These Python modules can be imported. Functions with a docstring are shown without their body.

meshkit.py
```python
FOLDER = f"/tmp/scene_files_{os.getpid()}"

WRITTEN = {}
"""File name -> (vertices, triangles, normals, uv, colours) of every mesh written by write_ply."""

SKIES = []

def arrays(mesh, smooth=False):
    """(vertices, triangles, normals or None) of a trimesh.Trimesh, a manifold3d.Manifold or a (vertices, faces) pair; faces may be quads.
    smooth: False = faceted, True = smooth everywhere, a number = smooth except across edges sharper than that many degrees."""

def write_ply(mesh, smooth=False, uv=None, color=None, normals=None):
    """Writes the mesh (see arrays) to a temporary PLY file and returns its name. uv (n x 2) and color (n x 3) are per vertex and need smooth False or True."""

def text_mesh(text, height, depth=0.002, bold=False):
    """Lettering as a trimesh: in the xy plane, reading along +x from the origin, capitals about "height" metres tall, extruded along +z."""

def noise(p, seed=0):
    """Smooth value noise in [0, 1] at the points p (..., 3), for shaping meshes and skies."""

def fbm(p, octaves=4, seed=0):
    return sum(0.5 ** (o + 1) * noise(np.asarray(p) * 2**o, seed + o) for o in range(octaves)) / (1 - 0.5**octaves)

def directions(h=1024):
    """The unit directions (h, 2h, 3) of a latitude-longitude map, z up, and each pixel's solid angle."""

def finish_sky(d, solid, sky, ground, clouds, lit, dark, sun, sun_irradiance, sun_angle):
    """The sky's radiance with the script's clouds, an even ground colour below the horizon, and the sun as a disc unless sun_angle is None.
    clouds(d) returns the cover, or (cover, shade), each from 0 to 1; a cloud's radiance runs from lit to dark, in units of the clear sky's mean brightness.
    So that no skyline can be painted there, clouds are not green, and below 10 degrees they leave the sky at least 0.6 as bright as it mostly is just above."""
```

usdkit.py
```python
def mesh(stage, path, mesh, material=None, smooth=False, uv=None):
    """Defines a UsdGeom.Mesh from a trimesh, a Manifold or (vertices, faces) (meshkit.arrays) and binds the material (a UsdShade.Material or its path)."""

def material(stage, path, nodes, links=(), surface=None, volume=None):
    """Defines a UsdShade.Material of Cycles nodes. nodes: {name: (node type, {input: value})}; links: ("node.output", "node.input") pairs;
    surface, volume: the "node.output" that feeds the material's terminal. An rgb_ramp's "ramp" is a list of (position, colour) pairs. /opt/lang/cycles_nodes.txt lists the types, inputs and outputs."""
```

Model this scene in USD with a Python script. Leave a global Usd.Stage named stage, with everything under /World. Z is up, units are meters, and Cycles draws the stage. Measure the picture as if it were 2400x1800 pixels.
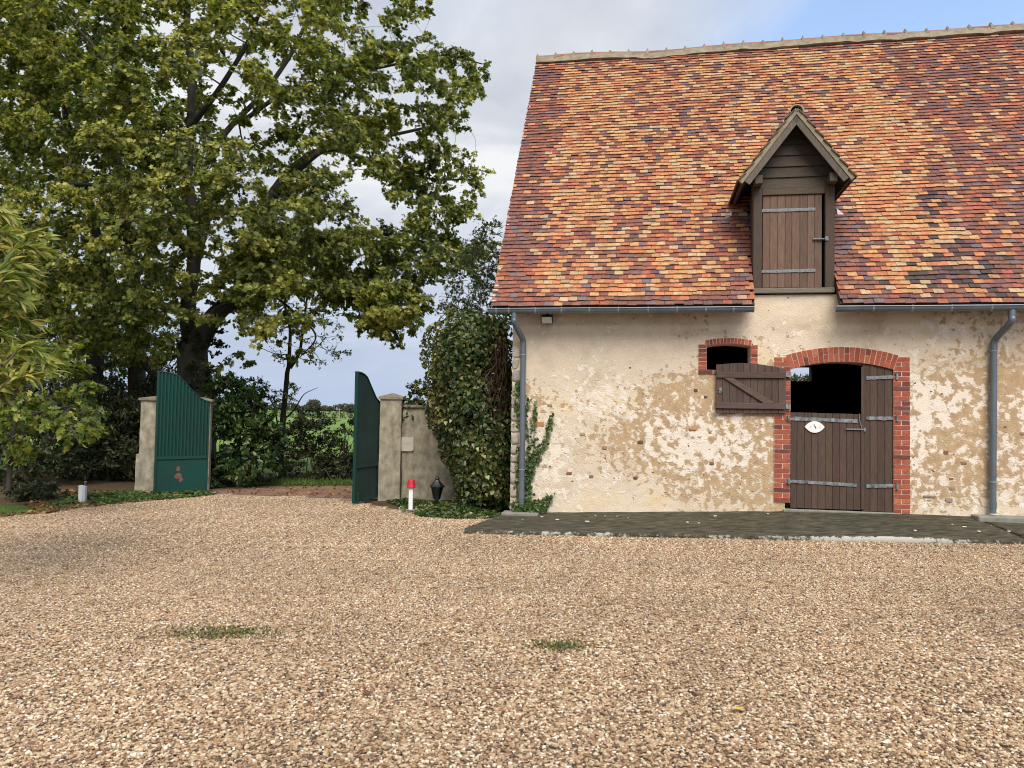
import math, random
import numpy as np
import trimesh, shapely
from shapely.geometry import Polygon, box as sbox, Point
from scipy.spatial import cKDTree
from scipy.sparse import coo_matrix
from scipy.sparse.csgraph import connected_components
import meshkit, usdkit
from pxr import Usd, UsdGeom, UsdLux, UsdShade, Gf, Sdf, Vt

stage = Usd.Stage.CreateInMemory()
UsdGeom.SetStageUpAxis(stage, 'Z')
UsdGeom.SetStageMetersPerUnit(stage, 1.0)
UsdGeom.Xform.Define(stage, '/World')
UsdGeom.Scope.Define(stage, '/World/Looks')
rng = np.random.default_rng(7)
random.seed(7)

# ------------------------------------------------------------------ camera
EYE = np.array([0.0, 0.0, 1.72])
FOC = 1802.0                      # focal length in photograph pixels (2400 wide)
PITCH, ROLL = math.atan(68 / FOC), math.radians(1.0)
_f = np.array([0, math.cos(PITCH), math.sin(PITCH)])
_u = np.array([0, -math.sin(PITCH), math.cos(PITCH)])
_r = np.array([1.0, 0, 0])
CR = math.cos(ROLL) * _r + math.sin(ROLL) * _u
CU = -math.sin(ROLL) * _r + math.cos(ROLL) * _u
cam = UsdGeom.Camera.Define(stage, '/World/camera')
cm = np.eye(4)
cm[0, :3], cm[1, :3], cm[2, :3], cm[3, :3] = CR, CU, -_f, EYE
cam.AddTransformOp().Set(Gf.Matrix4d(cm.tolist()))
cam.CreateHorizontalApertureAttr(36.0)
cam.CreateVerticalApertureAttr(27.0)
cam.CreateFocalLengthAttr(36.0 * FOC / 2400)
cam.CreateClippingRangeAttr(Gf.Vec2f(0.1, 4000))
cam.CreateExposureAttr(1.55)

# ------------------------------------------------------------------ sky and sun
SUN_EL, SUN_AZ = math.radians(50), math.radians(172)      # azimuth from +y towards +x
sun_dir = np.array([math.cos(SUN_EL) * math.sin(SUN_AZ), math.cos(SUN_EL) * math.cos(SUN_AZ), math.sin(SUN_EL)])
sun = UsdLux.DistantLight.Define(stage, '/World/sun')
sun.CreateIntensityAttr(0.40)
sun.CreateAngleAttr(40.0)
sun.CreateNormalizeAttr(True)
sun.CreateColorAttr(Gf.Vec3f(1.0, 0.94, 0.86))
zc = sun_dir; xc = np.cross([0, 0, 1.0], zc); xc /= np.linalg.norm(xc); yc = np.cross(zc, xc)
sm = np.eye(4); sm[0, :3], sm[1, :3], sm[2, :3] = xc, yc, zc
sun.AddTransformOp().Set(Gf.Matrix4d(sm.tolist()))
dome = UsdLux.DomeLight.Define(stage, '/World/sky')
dome.CreateIntensityAttr(1.0)
CLOUD = 2.75                       # cloud radiance before the strength below
sky_mat = usdkit.material(stage, '/World/Looks/sky_air', {
    'tc': ('texture_coordinate', {}),
    'sep': ('separate_xyz', {}),
    'zp': ('math', {'math_type': 'maximum', 'value2': 0.0}),
    'za': ('math', {'math_type': 'add', 'value2': 0.22}),
    'ux': ('math', {'math_type': 'divide'}), 'uy': ('math', {'math_type': 'divide'}),
    'uv': ('combine_xyz', {'z': 3.7}),
    'big': ('noise_texture', {'scale': 0.55, 'detail': 3.0, 'roughness': 0.5, 'distortion': 0.3}),
    'fine': ('noise_texture', {'scale': 1.7, 'detail': 7.0, 'roughness': 0.55, 'distortion': 0.5}),
    'cover': ('rgb_ramp', {'ramp': [(0.0, (0, 0, 0)), (0.40, (0.12, 0.12, 0.12)), (0.52, (0.85, 0.85, 0.85)), (0.62, (1, 1, 1)), (1.0, (1, 1, 1))]}),
    'tone': ('rgb_ramp', {'ramp': [(0.0, (0.64, 0.70, 0.82)), (0.36, (0.72, 0.77, 0.88)), (0.5, (0.88, 0.92, 0.99)), (0.62, (1.12, 1.14, 1.17)), (1.0, (1.25, 1.25, 1.26))]}),
    'low': ('map_range', {'from_min': 0.0, 'from_max': 0.30, 'to_min': 1.0, 'to_max': 0.0, 'clamp': True}),
    'lowmix': ('mix_color', {'b': (0.62, 0.74, 0.97)}),
    'gain': ('vector_math', {'math_type': 'scale', 'scale': CLOUD}),
    'sky': ('sky_texture', {'sky_type': 'single_scattering', 'sun_disc': False, 'sun_elevation': SUN_EL, 'sun_rotation': SUN_AZ, 'aerosol_density': 1.0}),
    'clear': ('vector_math', {'math_type': 'scale', 'scale': 1.0}),
    'mix': ('mix_color', {'use_clamp': False}), 'bank': ('map_range', {'from_min': 0.12, 'from_max': 0.66, 'to_min': 0.22, 'to_max': -0.24, 'clamp': True}), 'cb': ('math', {'math_type': 'add'}), 'hz': ('math', {'math_type': 'maximum'}), 'hs': ('math', {'math_type': 'multiply', 'value2': 1.6, 'use_clamp': True}), 'bwc': ('rgb_to_bw', {}),
    'bg': ('background_shader', {'strength': 0.10}),
}, [('tc.generated', 'sep.vector'), ('sep.z', 'zp.value1'), ('zp.value', 'za.value1'), ('sep.x', 'ux.value1'), ('za.value', 'ux.value2'),
    ('sep.y', 'uy.value1'), ('za.value', 'uy.value2'), ('ux.value', 'uv.x'), ('uy.value', 'uv.y'),
    ('uv.vector', 'big.vector'), ('uv.vector', 'fine.vector'), ('ux.value', 'bank.value'), ('big.fac', 'cb.value1'), ('bank.result', 'cb.value2'), ('cb.value', 'cover.fac'), ('cover.color', 'bwc.color'), ('low.result', 'hs.value1'), ('bwc.val', 'hz.value1'), ('hs.value', 'hz.value2'), ('fine.fac', 'tone.fac'),
    ('sep.z', 'low.value'), ('low.result', 'lowmix.fac'), ('tone.color', 'lowmix.a'), ('lowmix.result', 'gain.vector1'),
    ('hz.value', 'mix.fac'), ('sky.color', 'clear.vector1'), ('clear.vector', 'mix.a'), ('gain.vector', 'mix.b'), ('mix.result', 'bg.color')],
    surface='bg.background')
UsdShade.MaterialBindingAPI.Apply(dome.GetPrim()).Bind(sky_mat)
dome.GetPrim().SetCustomDataByKey('kind', 'structure')

# ------------------------------------------------------------------ small helpers
used = {}
def numbered(path):
    n = used.get(path, 0); used[path] = n + 1
    return path if n == 0 else f'{path}_{n:03d}'

def tag(p, label=None, cat=None, group=None, kind=None):
    for k, v in (('label', label), ('category', cat), ('group', group), ('kind', kind)):
        if v: p.SetCustomDataByKey(k, v)
    return p

def thing(name, label, cat, group=None, loc=(0, 0, 0), rotz=0.0):
    x = UsdGeom.Xform.Define(stage, numbered('/World/' + name))
    x.AddTranslateOp().Set(Gf.Vec3d(*map(float, loc)))
    if rotz: x.AddRotateZOp().Set(float(rotz))
    return tag(x.GetPrim(), label, cat, group)

def xf(name, parent):
    return UsdGeom.Xform.Define(stage, numbered(f'{parent.GetPath()}/{name}')).GetPrim()

ISLAND_MATS = set()
def island_random(mesh):
    v, f = (mesh.vertices, mesh.faces) if hasattr(mesh, 'vertices') else mesh
    f = np.asarray(f); n = len(v); e = np.vstack([f[:, :2], f[:, 1:]])
    k, lab = connected_components(coo_matrix((np.ones(len(e), np.int8), (e[:, 0], e[:, 1])), shape=(n, n)), directed=False)
    r = np.random.default_rng(k).random(k)[lab]; return np.stack([r, r, r], 1)

def obj(name, mesh, mat, parent=None, smooth=False, col=None, kind=None, label=None, attrs=None):
    """One Mesh prim; col: a colour, or one colour per vertex, kept as the primvar col."""
    base = str(parent.GetPath()) if parent is not None else '/World'
    m = usdkit.mesh(stage, numbered(f'{base}/{name}'), mesh, mat, smooth=smooth)
    if col is None and str(mat.GetPath()) in ISLAND_MATS:
        col = island_random(mesh)
    if col is not None:
        c = np.asarray(col, np.float32); n = len(m.GetPointsAttr().Get())
        if c.ndim == 1: c = np.tile(c, (n, 1))
        UsdGeom.PrimvarsAPI(m).CreatePrimvar('col', Sdf.ValueTypeNames.Color3fArray, 'vertex').Set(Vt.Vec3fArray.FromNumpy(c))
    return tag(m.GetPrim(), label, None, None, kind)

def T(v, f): return trimesh.Trimesh(np.asarray(v, float), np.asarray(f, int), process=False)
def cat(ms): return trimesh.util.concatenate(ms) if len(ms) > 1 else ms[0]
def bx(x0, x1, y0, y1, z0, z1):
    m = trimesh.creation.box([x1 - x0, y1 - y0, z1 - z0]); m.apply_translation([(x0 + x1) / 2, (y0 + y1) / 2, (z0 + z1) / 2]); return m
def cbx(x0, x1, y0, y1, z0, z1, b=0.004):
    """A box with chamfered edges (44 triangles)."""
    c = np.array([(x0 + x1) / 2, (y0 + y1) / 2, (z0 + z1) / 2]); h = np.array([x1 - x0, y1 - y0, z1 - z0]) / 2; b = min(b, *(h * 0.45)); P = []
    for sx in (-1, 1):
        for sy in (-1, 1):
            for sz in (-1, 1):
                s = np.array([sx, sy, sz])
                for k in range(3):
                    o = h - b; o[k] = h[k]; P.append(c + s * o)
    return trimesh.convex.convex_hull(np.array(P))

def tube(points, radii, sides=8, caps=True):
    p = np.asarray(points, float); n = len(p); radii = np.broadcast_to(np.asarray(radii, float), (n,))
    t = np.gradient(p, axis=0); t /= np.linalg.norm(t, axis=1, keepdims=True) + 1e-12
    ref = np.array([0, 0, 1.0]) if abs(t[0, 2]) < 0.9 else np.array([1.0, 0, 0])
    a = np.cross(t[0], ref); a /= np.linalg.norm(a); A_ = [a]
    for i in range(1, n):
        a = A_[-1] - t[i] * (A_[-1] @ t[i]); a /= np.linalg.norm(a) + 1e-12; A_.append(a)
    A_ = np.array(A_); B_ = np.cross(t, A_); ang = np.arange(sides) * 2 * np.pi / sides
    v = p[:, None] + radii[:, None, None] * (np.cos(ang)[None, :, None] * A_[:, None] + np.sin(ang)[None, :, None] * B_[:, None])
    v = v.reshape(-1, 3); i, j = np.meshgrid(np.arange(n - 1), np.arange(sides), indexing='ij')
    q = np.stack([i * sides + j, i * sides + (j + 1) % sides, (i + 1) * sides + (j + 1) % sides, (i + 1) * sides + j], -1).reshape(-1, 4)
    f = [q[:, [0, 1, 2]], q[:, [0, 2, 3]]]
    if caps:
        v = np.vstack([v, p[0], p[-1]]); k = np.arange(sides); e = (n - 1) * sides
        f += [np.stack([k, np.full(sides, n * sides), (k + 1) % sides], 1)[:, ::1], np.stack([e + (k + 1) % sides, np.full(sides, n * sides + 1), e + k], 1)]
    m = T(v, np.vstack(f)); return m

def bez(points, n):
    """Smooth resampling of a polyline (Catmull-Rom)."""
    p = np.asarray(points, float); P = np.vstack([2 * p[0] - p[1], p, 2 * p[-1] - p[-2]]); out = []
    for i in range(len(p) - 1):
        a, b, c, d = P[i:i + 4]
        for t in np.linspace(0, 1, n, endpoint=False):
            out.append(0.5 * (2 * b + (c - a) * t + (2 * a - 5 * b + 4 * c - d) * t * t + (3 * b - a - 3 * c + d) * t ** 3))
    out.append(p[-1]); return np.array(out)

def lathe(profile, sides=16):
    r, z = np.asarray(profile, float).T; n = len(r); ang = np.arange(sides) * 2 * np.pi / sides
    v = np.stack([r[:, None] * np.cos(ang), r[:, None] * np.sin(ang), np.repeat(z[:, None], sides, 1)], -1).reshape(-1, 3)
    i, j = np.meshgrid(np.arange(n - 1), np.arange(sides), indexing='ij')
    q = np.stack([i * sides + j, i * sides + (j + 1) % sides, (i + 1) * sides + (j + 1) % sides, (i + 1) * sides + j], -1).reshape(-1, 4)
    return T(v, np.vstack([q[:, [0, 1, 2]], q[:, [0, 2, 3]]]))

def ext(poly, r0, r1):
    """A polygon in (s, z) extruded from depth r0 to r1: local x = s, y = r, z = z."""
    ms = []
    for g in getattr(poly, 'geoms', [poly]):
        if g.is_empty or g.area < 1e-7: continue
        m = trimesh.creation.extrude_polygon(g, r1 - r0, engine='earcut')
        v = m.vertices.copy(); m = T(np.stack([v[:, 0], r1 - v[:, 2], v[:, 1]], 1), m.faces); ms.append(m)
    return cat(ms)

def at(px, py, Y):
    """The world point at depth Y (metres ahead of the eye) seen at photograph pixel px, py."""
    d = _f * FOC + CR * (px - 1200) + CU * (900 - py)
    return EYE + d * (Y / d[1])

def gz(X, Y=0): return 0.02 * np.clip(X, -12, 12)

# ------------------------------------------------------------------ materials
L = '/World/Looks/'
def mat_plain(name, color, rough=0.8, noise=0.0, scale=8.0, bump=0.0, metallic=0.0, spec=0.5, stretch=(1, 1, 1), color2=None, detail=5.0):
    c = np.array(color, float); c2 = np.array(color2 if color2 is not None else c * (1 - noise))
    n = {'tc': ('texture_coordinate', {}), 'mp': ('mapping', {'scale': stretch}), 'n': ('noise_texture', {'scale': scale, 'detail': detail, 'roughness': 0.6}),
         'r': ('rgb_ramp', {'ramp': [(0.3, tuple(c2)), (0.7, tuple(c))]}), 'b': ('bump', {'strength': min(1.0, bump * 20) if bump else 0.0, 'distance': bump}),
         'p': ('principled_bsdf', {'roughness': rough, 'metallic': metallic, 'specular_ior_level': spec})}
    l = [('tc.object', 'mp.vector'), ('mp.vector', 'n.vector'), ('n.fac', 'r.fac'), ('r.color', 'p.base_color')]
    if bump: l += [('n.fac', 'b.height'), ('b.normal', 'p.normal')]
    return usdkit.material(stage, L + name, n, l, surface='p.BSDF')

def mat_attr(name, rough=0.85, noise=0.35, scale=30.0, bump=0.002, spec=0.3, stretch=(1, 1, 1), dark=None):
    """Base colour from the primvar col, with a grain of its own."""
    n = {'a': ('attribute', {'attribute': 'col'}), 'tc': ('texture_coordinate', {}), 'mp': ('mapping', {'scale': stretch}), 'n': ('noise_texture', {'scale': scale, 'detail': 5.0, 'roughness': 0.65}),
         'r': ('map_range', {'from_min': 0.25, 'from_max': 0.75, 'to_min': 1.0 - noise, 'to_max': 1.0 + noise * 0.6}),
         's': ('vector_math', {'math_type': 'scale'}), 'b': ('bump', {'strength': 0.6, 'distance': bump}),
         'p': ('principled_bsdf', {'roughness': rough, 'specular_ior_level': spec})}
    l = [('tc.object', 'mp.vector'), ('mp.vector', 'n.vector'), ('n.fac', 'r.value'), ('a.color', 's.vector1'), ('r.result', 's.scale'), ('n.fac', 'b.height'), ('b.normal', 'p.normal')]
    if dark:
        n['n2'] = ('noise_texture', {'scale': dark[0], 'detail': 6.0, 'roughness': 0.7}); n['r2'] = ('rgb_ramp', {'ramp': [(dark[1], (0, 0, 0)), (dark[1] + 0.07, (1, 1, 1))]})
        n['m'] = ('mix_color', {'b': dark[2]})
        l += [('tc.object', 'n2.vector'), ('n2.fac', 'r2.fac'), ('r2.color', 'm.fac'), ('s.vector', 'm.a'), ('m.result', 'p.base_color')]
    else: l += [('s.vector', 'p.base_color')]
    return usdkit.material(stage, L + name, n, l, surface='p.BSDF')

def mat_leaf(name, stops, trans=0.35, rough=0.45, tint=0.5, tscale=0.7, spec=0.4):
    """Leaves: a colour per leaf from a ramp, drifting slowly over the crown."""
    ISLAND_MATS.add(L + name)
    n = {'g': ('geometry', {}), 'at': ('attribute', {'attribute': 'col'}), 'n': ('noise_texture', {'scale': tscale, 'detail': 2.0}),
         'c': ('map_range', {'from_min': 0.3, 'from_max': 0.7, 'to_min': -tint / 2, 'to_max': tint / 2}), 'ad': ('math', {'math_type': 'add'}),
         'r': ('rgb_ramp', {'ramp': stops}), 'p': ('principled_bsdf', {'roughness': rough, 'specular_ior_level': spec}),
         'h': ('hsv', {'saturation': 1.1, 'value': 1.5}), 't': ('translucent_bsdf', {}), 'mx': ('mix_closure', {'fac': trans})}
    l = [('g.position', 'n.vector'), ('n.fac', 'c.value'), ('at.fac', 'ad.value1'), ('c.result', 'ad.value2'), ('ad.value', 'r.fac'), ('r.color', 'p.base_color'),
         ('r.color', 'h.color'), ('h.color', 't.color'), ('p.BSDF', 'mx.closure1'), ('t.BSDF', 'mx.closure2')]
    return usdkit.material(stage, L + name, n, l, surface='mx.closure')

M_tile = mat_attr('roof_tile', 0.85, 0.42, 20.0, 0.002, dark=(6.0, 0.61, (0.085, 0.066, 0.055)))
M_brick = mat_attr('red_brick', 0.85, 0.35, 34.0, 0.002)
M_stone = mat_attr('rubble_stone', 0.9, 0.35, 22.0, 0.006)
M_mortar = mat_plain('mortar', (0.66, 0.48, 0.36), 0.95, 0.25, 30, 0.002)
M_bedding = mat_plain('ridge_bedding', (0.30, 0.25, 0.165), 0.95, 0.45, 7, 0.006, color2=(0.15, 0.125, 0.08))
M_wood = mat_attr('brown_wood', 0.75, 0.45, 9.0, 0.0015, 0.35, (9, 9, 0.8))
M_woodh = mat_attr('brown_wood_across', 0.75, 0.45, 9.0, 0.0015, 0.35, (0.8, 9, 9))
M_iron = mat_plain('peeling_iron', (0.27, 0.29, 0.29), 0.6, 0, 14, 0.001, color2=(0.03, 0.032, 0.035), stretch=(1, 1, 0.6))
M_ironpaint = mat_plain('grey_iron', (0.20, 0.215, 0.22), 0.55, 0.35, 20, 0.001)
M_zinc = mat_plain('zinc', (0.145, 0.17, 0.19), 0.42, 0.25, 5, 0.0, metallic=0.35, stretch=(1, 1, 0.3))
M_lead = mat_plain('lead_flashing', (0.55, 0.57, 0.58), 0.5, 0.2, 9)
M_dark = mat_plain('dark_timber', (0.045, 0.032, 0.024), 0.9, 0.4, 6)
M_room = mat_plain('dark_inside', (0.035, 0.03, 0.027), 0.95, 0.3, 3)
M_apron = None
M_white = mat_plain('white_paint', (0.74, 0.74, 0.71), 0.5, 0.10, 12)
M_red = mat_plain('red_plastic', (0.52, 0.015, 0.03), 0.45, 0.15, 9)
M_black = mat_plain('black_paint', (0.012, 0.018, 0.016), 0.45, 0.3, 9)
M_bark = mat_plain('bark', (0.055, 0.046, 0.033), 0.95, 0.0, 5, 0.02, color2=(0.016, 0.014, 0.010), stretch=(2.5, 2.5, 0.5))
M_twig = mat_plain('twig', (0.10, 0.075, 0.05), 0.9, 0.4, 9)
M_stem = mat_plain('dead_stem', (0.11, 0.07, 0.04), 0.95, 0.5, 9)
M_render = mat_plain('stained_render', (0.40, 0.355, 0.255), 0.95, 0, 7.0, 0.012, color2=(0.145, 0.125, 0.088), detail=10.0, stretch=(1, 1, 0.7))
M_cap = mat_plain('mossy_cap', (0.25, 0.215, 0.15), 0.95, 0, 9, 0.006, color2=(0.09, 0.08, 0.05))
M_tablet = mat_plain('tablet', (0.52, 0.46, 0.38), 0.8, 0.15, 9, 0.001)
M_tabletprint = mat_plain('tablet_print', (0.28, 0.25, 0.22), 0.9)
M_green = mat_plain('green_enamel', (0.003, 0.046, 0.034), 0.55, 0.0, 2.2, 0.0, spec=0.22, color2=(0.010, 0.034, 0.027), detail=8.0, stretch=(1, 1, 0.5))
M_greendark = mat_plain('dark_green_enamel', (0.016, 0.038, 0.033), 0.55, 0.35, 2.2, spec=0.25, detail=8.0)
M_rust = mat_plain('rust', (0.17, 0.075, 0.05), 0.9, 0.5, 9)
M_slab = mat_plain('slab_stone', (0.24, 0.23, 0.19), 0.9, 0.4, 9, 0.004)
M_print = mat_plain('black_print', (0.02, 0.02, 0.022), 0.6)
M_smudge = mat_plain('faded_print', (0.48, 0.48, 0.48), 0.6)
M_ply = mat_plain('lit_lens', (0.62, 0.63, 0.62), 0.25, 0.1, 8)
M_kerb = mat_plain('threshold_concrete', (0.30, 0.26, 0.21), 0.95, 0.3, 6, 0.003)

# plaster: pale limewash over an older tan coat, worn through in patches; zones come from the primvar col
M_plaster = usdkit.material(stage, L + 'old_plaster', {
    'tc': ('texture_coordinate', {}), 'a': ('attribute', {'attribute': 'col'}), 'sa': ('separate_color', {}),
    'n1': ('noise_texture', {'scale': 7.5, 'detail': 7.0, 'roughness': 0.58, 'distortion': 0.2}),
    'n2': ('noise_texture', {'scale': 10.0, 'detail': 6.0, 'roughness': 0.55, 'distortion': 0.2}),
    'mp': ('mapping', {'scale': (13.0, 13.0, 21.0)}), 'n3': ('noise_texture', {'scale': 1.0, 'detail': 3.0, 'roughness': 0.5, 'distortion': 0.3}),
    'n4': ('noise_texture', {'scale': 1.4, 'detail': 9.0, 'roughness': 0.68}), 'n5': ('noise_texture', {'scale': 60.0, 'detail': 4.0}),
    'add1': ('math', {'math_type': 'add'}), 'wear': ('rgb_ramp', {'ramp': [(0.47, (0, 0, 0)), (0.53, (1, 1, 1))]}),
    'add2': ('math', {'math_type': 'add'}), 'lime': ('rgb_ramp', {'ramp': [(0.475, (0, 0, 0)), (0.535, (1, 1, 1))]}),
    'add3': ('math', {'math_type': 'add'}), 'pits': ('rgb_ramp', {'ramp': [(0.70, (0, 0, 0)), (0.73, (1, 1, 1))]}),
    'base': ('rgb_ramp', {'ramp': [(0.30, (0.44, 0.345, 0.240)), (0.42, (0.57, 0.465, 0.340)), (0.52, (0.63, 0.53, 0.405)), (0.68, (0.64, 0.49, 0.305))]}),
    'tan': ('rgb_ramp', {'ramp': [(0.3, (0.36, 0.245, 0.145)), (0.6, (0.48, 0.345, 0.205)), (0.75, (0.52, 0.36, 0.19))]}),
    'm1': ('mix_color', {}), 'm2': ('mix_color', {'b': (0.70, 0.61, 0.505)}), 'm3': ('mix_color', {'b': (0.17, 0.10, 0.055)}),
    'gr': ('map_range', {'from_min': 0.2, 'from_max': 0.8, 'to_min': 0.86, 'to_max': 1.10}), 'sc': ('vector_math', {'math_type': 'scale'}),
    'h1': ('math', {'math_type': 'multiply_add', 'value2': -0.6}), 'h2': ('math', {'math_type': 'multiply_add', 'value2': 0.45}), 'h3': ('math', {'math_type': 'multiply_add', 'value2': -1.2}),
    'b': ('bump', {'strength': 0.8, 'distance': 0.008}), 'p': ('principled_bsdf', {'roughness': 0.95, 'specular_ior_level': 0.15}),
}, [('tc.object', f'n{i}.vector') for i in (1, 2, 4, 5)] + [('tc.object', 'mp.vector'), ('mp.vector', 'n3.vector'),
    ('a.color', 'sa.color'), ('n2.fac', 'add1.value1'), ('sa.r', 'add1.value2'), ('add1.value', 'wear.fac'),
    ('n1.fac', 'add2.value1'), ('sa.g', 'add2.value2'), ('add2.value', 'lime.fac'), ('n3.fac', 'add3.value1'), ('sa.b', 'add3.value2'), ('add3.value', 'pits.fac'),
    ('n4.fac', 'base.fac'), ('n1.fac', 'tan.fac'), ('base.color', 'm1.a'), ('tan.color', 'm1.b'), ('wear.color', 'm1.fac'),
    ('m1.result', 'm2.a'), ('lime.color', 'm2.fac'), ('m2.result', 'm3.a'), ('pits.color', 'm3.fac'), ('n5.fac', 'gr.value'), ('m3.result', 'sc.vector1'), ('gr.result', 'sc.scale'), ('sc.vector', 'p.base_color'),
    ('wear.color', 'h1.value1'), ('n5.fac', 'h1.value3'), ('lime.color', 'h2.value1'), ('h1.value', 'h2.value3'), ('pits.color', 'h3.value1'), ('h2.value', 'h3.value3'), ('h3.value', 'b.height'), ('b.normal', 'p.normal')],
    surface='p.BSDF')
# concrete apron dark with moss, worn white at its broken edge (col.r)
M_apron = usdkit.material(stage, L + 'mossy_concrete', {
    'tc': ('texture_coordinate', {}), 'a': ('attribute', {'attribute': 'col'}), 'sa': ('separate_color', {}),
    'mp': ('mapping', {'scale': (3, 9, 9)}), 'n': ('noise_texture', {'scale': 1.6, 'detail': 8.0, 'roughness': 0.7}), 'n2': ('noise_texture', {'scale': 8.0, 'detail': 8.0, 'roughness': 0.75}),
    'moss': ('rgb_ramp', {'ramp': [(0.34, (0.020, 0.018, 0.013)), (0.48, (0.050, 0.045, 0.029)), (0.58, (0.075, 0.067, 0.043)), (0.68, (0.125, 0.110, 0.078)), (0.8, (0.22, 0.20, 0.16))]}),
    'add': ('math', {'math_type': 'add'}), 'edge': ('rgb_ramp', {'ramp': [(0.86, (0, 0, 0)), (0.95, (1, 1, 1))]}), 'm': ('mix_color', {'b': (0.40, 0.38, 0.33)}),
    'b': ('bump', {'strength': 0.7, 'distance': 0.006}), 'p': ('principled_bsdf', {'roughness': 0.92, 'specular_ior_level': 0.25})},
    [('tc.object', 'mp.vector'), ('mp.vector', 'n.vector'), ('tc.object', 'n2.vector'), ('n.fac', 'moss.fac'), ('a.color', 'sa.color'), ('sa.r', 'add.value1'), ('n2.fac', 'add.value2'), ('add.value', 'edge.fac'),
     ('moss.color', 'm.a'), ('edge.color', 'm.fac'), ('m.result', 'p.base_color'), ('n2.fac', 'b.height'), ('b.normal', 'p.normal')], surface='p.BSDF')
def mat_ground(name, stops, scale, bump=0.02, scale2=40.0):
    return usdkit.material(stage, L + name, {
        'g': ('geometry', {}), 'n': ('noise_texture', {'scale': scale, 'detail': 7.0, 'roughness': 0.65}), 'n2': ('noise_texture', {'scale': scale2, 'detail': 4.0, 'roughness': 0.7}),
        'mx': ('math', {'math_type': 'multiply_add', 'value2': 0.55}), 'sh': ('math', {'math_type': 'multiply', 'value2': 0.45}), 'r': ('rgb_ramp', {'ramp': stops}),
        'b': ('bump', {'strength': 0.8, 'distance': bump}), 'p': ('principled_bsdf', {'roughness': 0.95, 'specular_ior_level': 0.15})},
        [('g.position', 'n.vector'), ('g.position', 'n2.vector'), ('n2.fac', 'sh.value1'), ('n.fac', 'mx.value1'), ('sh.value', 'mx.value3'), ('mx.value', 'r.fac'), ('r.color', 'p.base_color'), ('n2.fac', 'b.height'), ('b.normal', 'p.normal')], surface='p.BSDF')
M_earth = mat_ground('litter_earth', [(0.35, (0.035, 0.028, 0.016)), (0.5, (0.07, 0.05, 0.028)), (0.62, (0.11, 0.07, 0.035))], 3.0)
M_field = mat_ground('field_grass', [(0.35, (0.085, 0.15, 0.030)), (0.5, (0.13, 0.21, 0.045)), (0.65, (0.17, 0.24, 0.06))], 0.08, 0.05, 3.0)
M_lawn = mat_ground('lawn_turf', [(0.35, (0.05, 0.085, 0.015)), (0.6, (0.10, 0.15, 0.03))], 3.0)
M_lane = mat_ground('lane_surface', [(0.35, (0.13, 0.075, 0.05)), (0.5, (0.20, 0.12, 0.08)), (0.65, (0.27, 0.17, 0.115))], 2.5)
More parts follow.
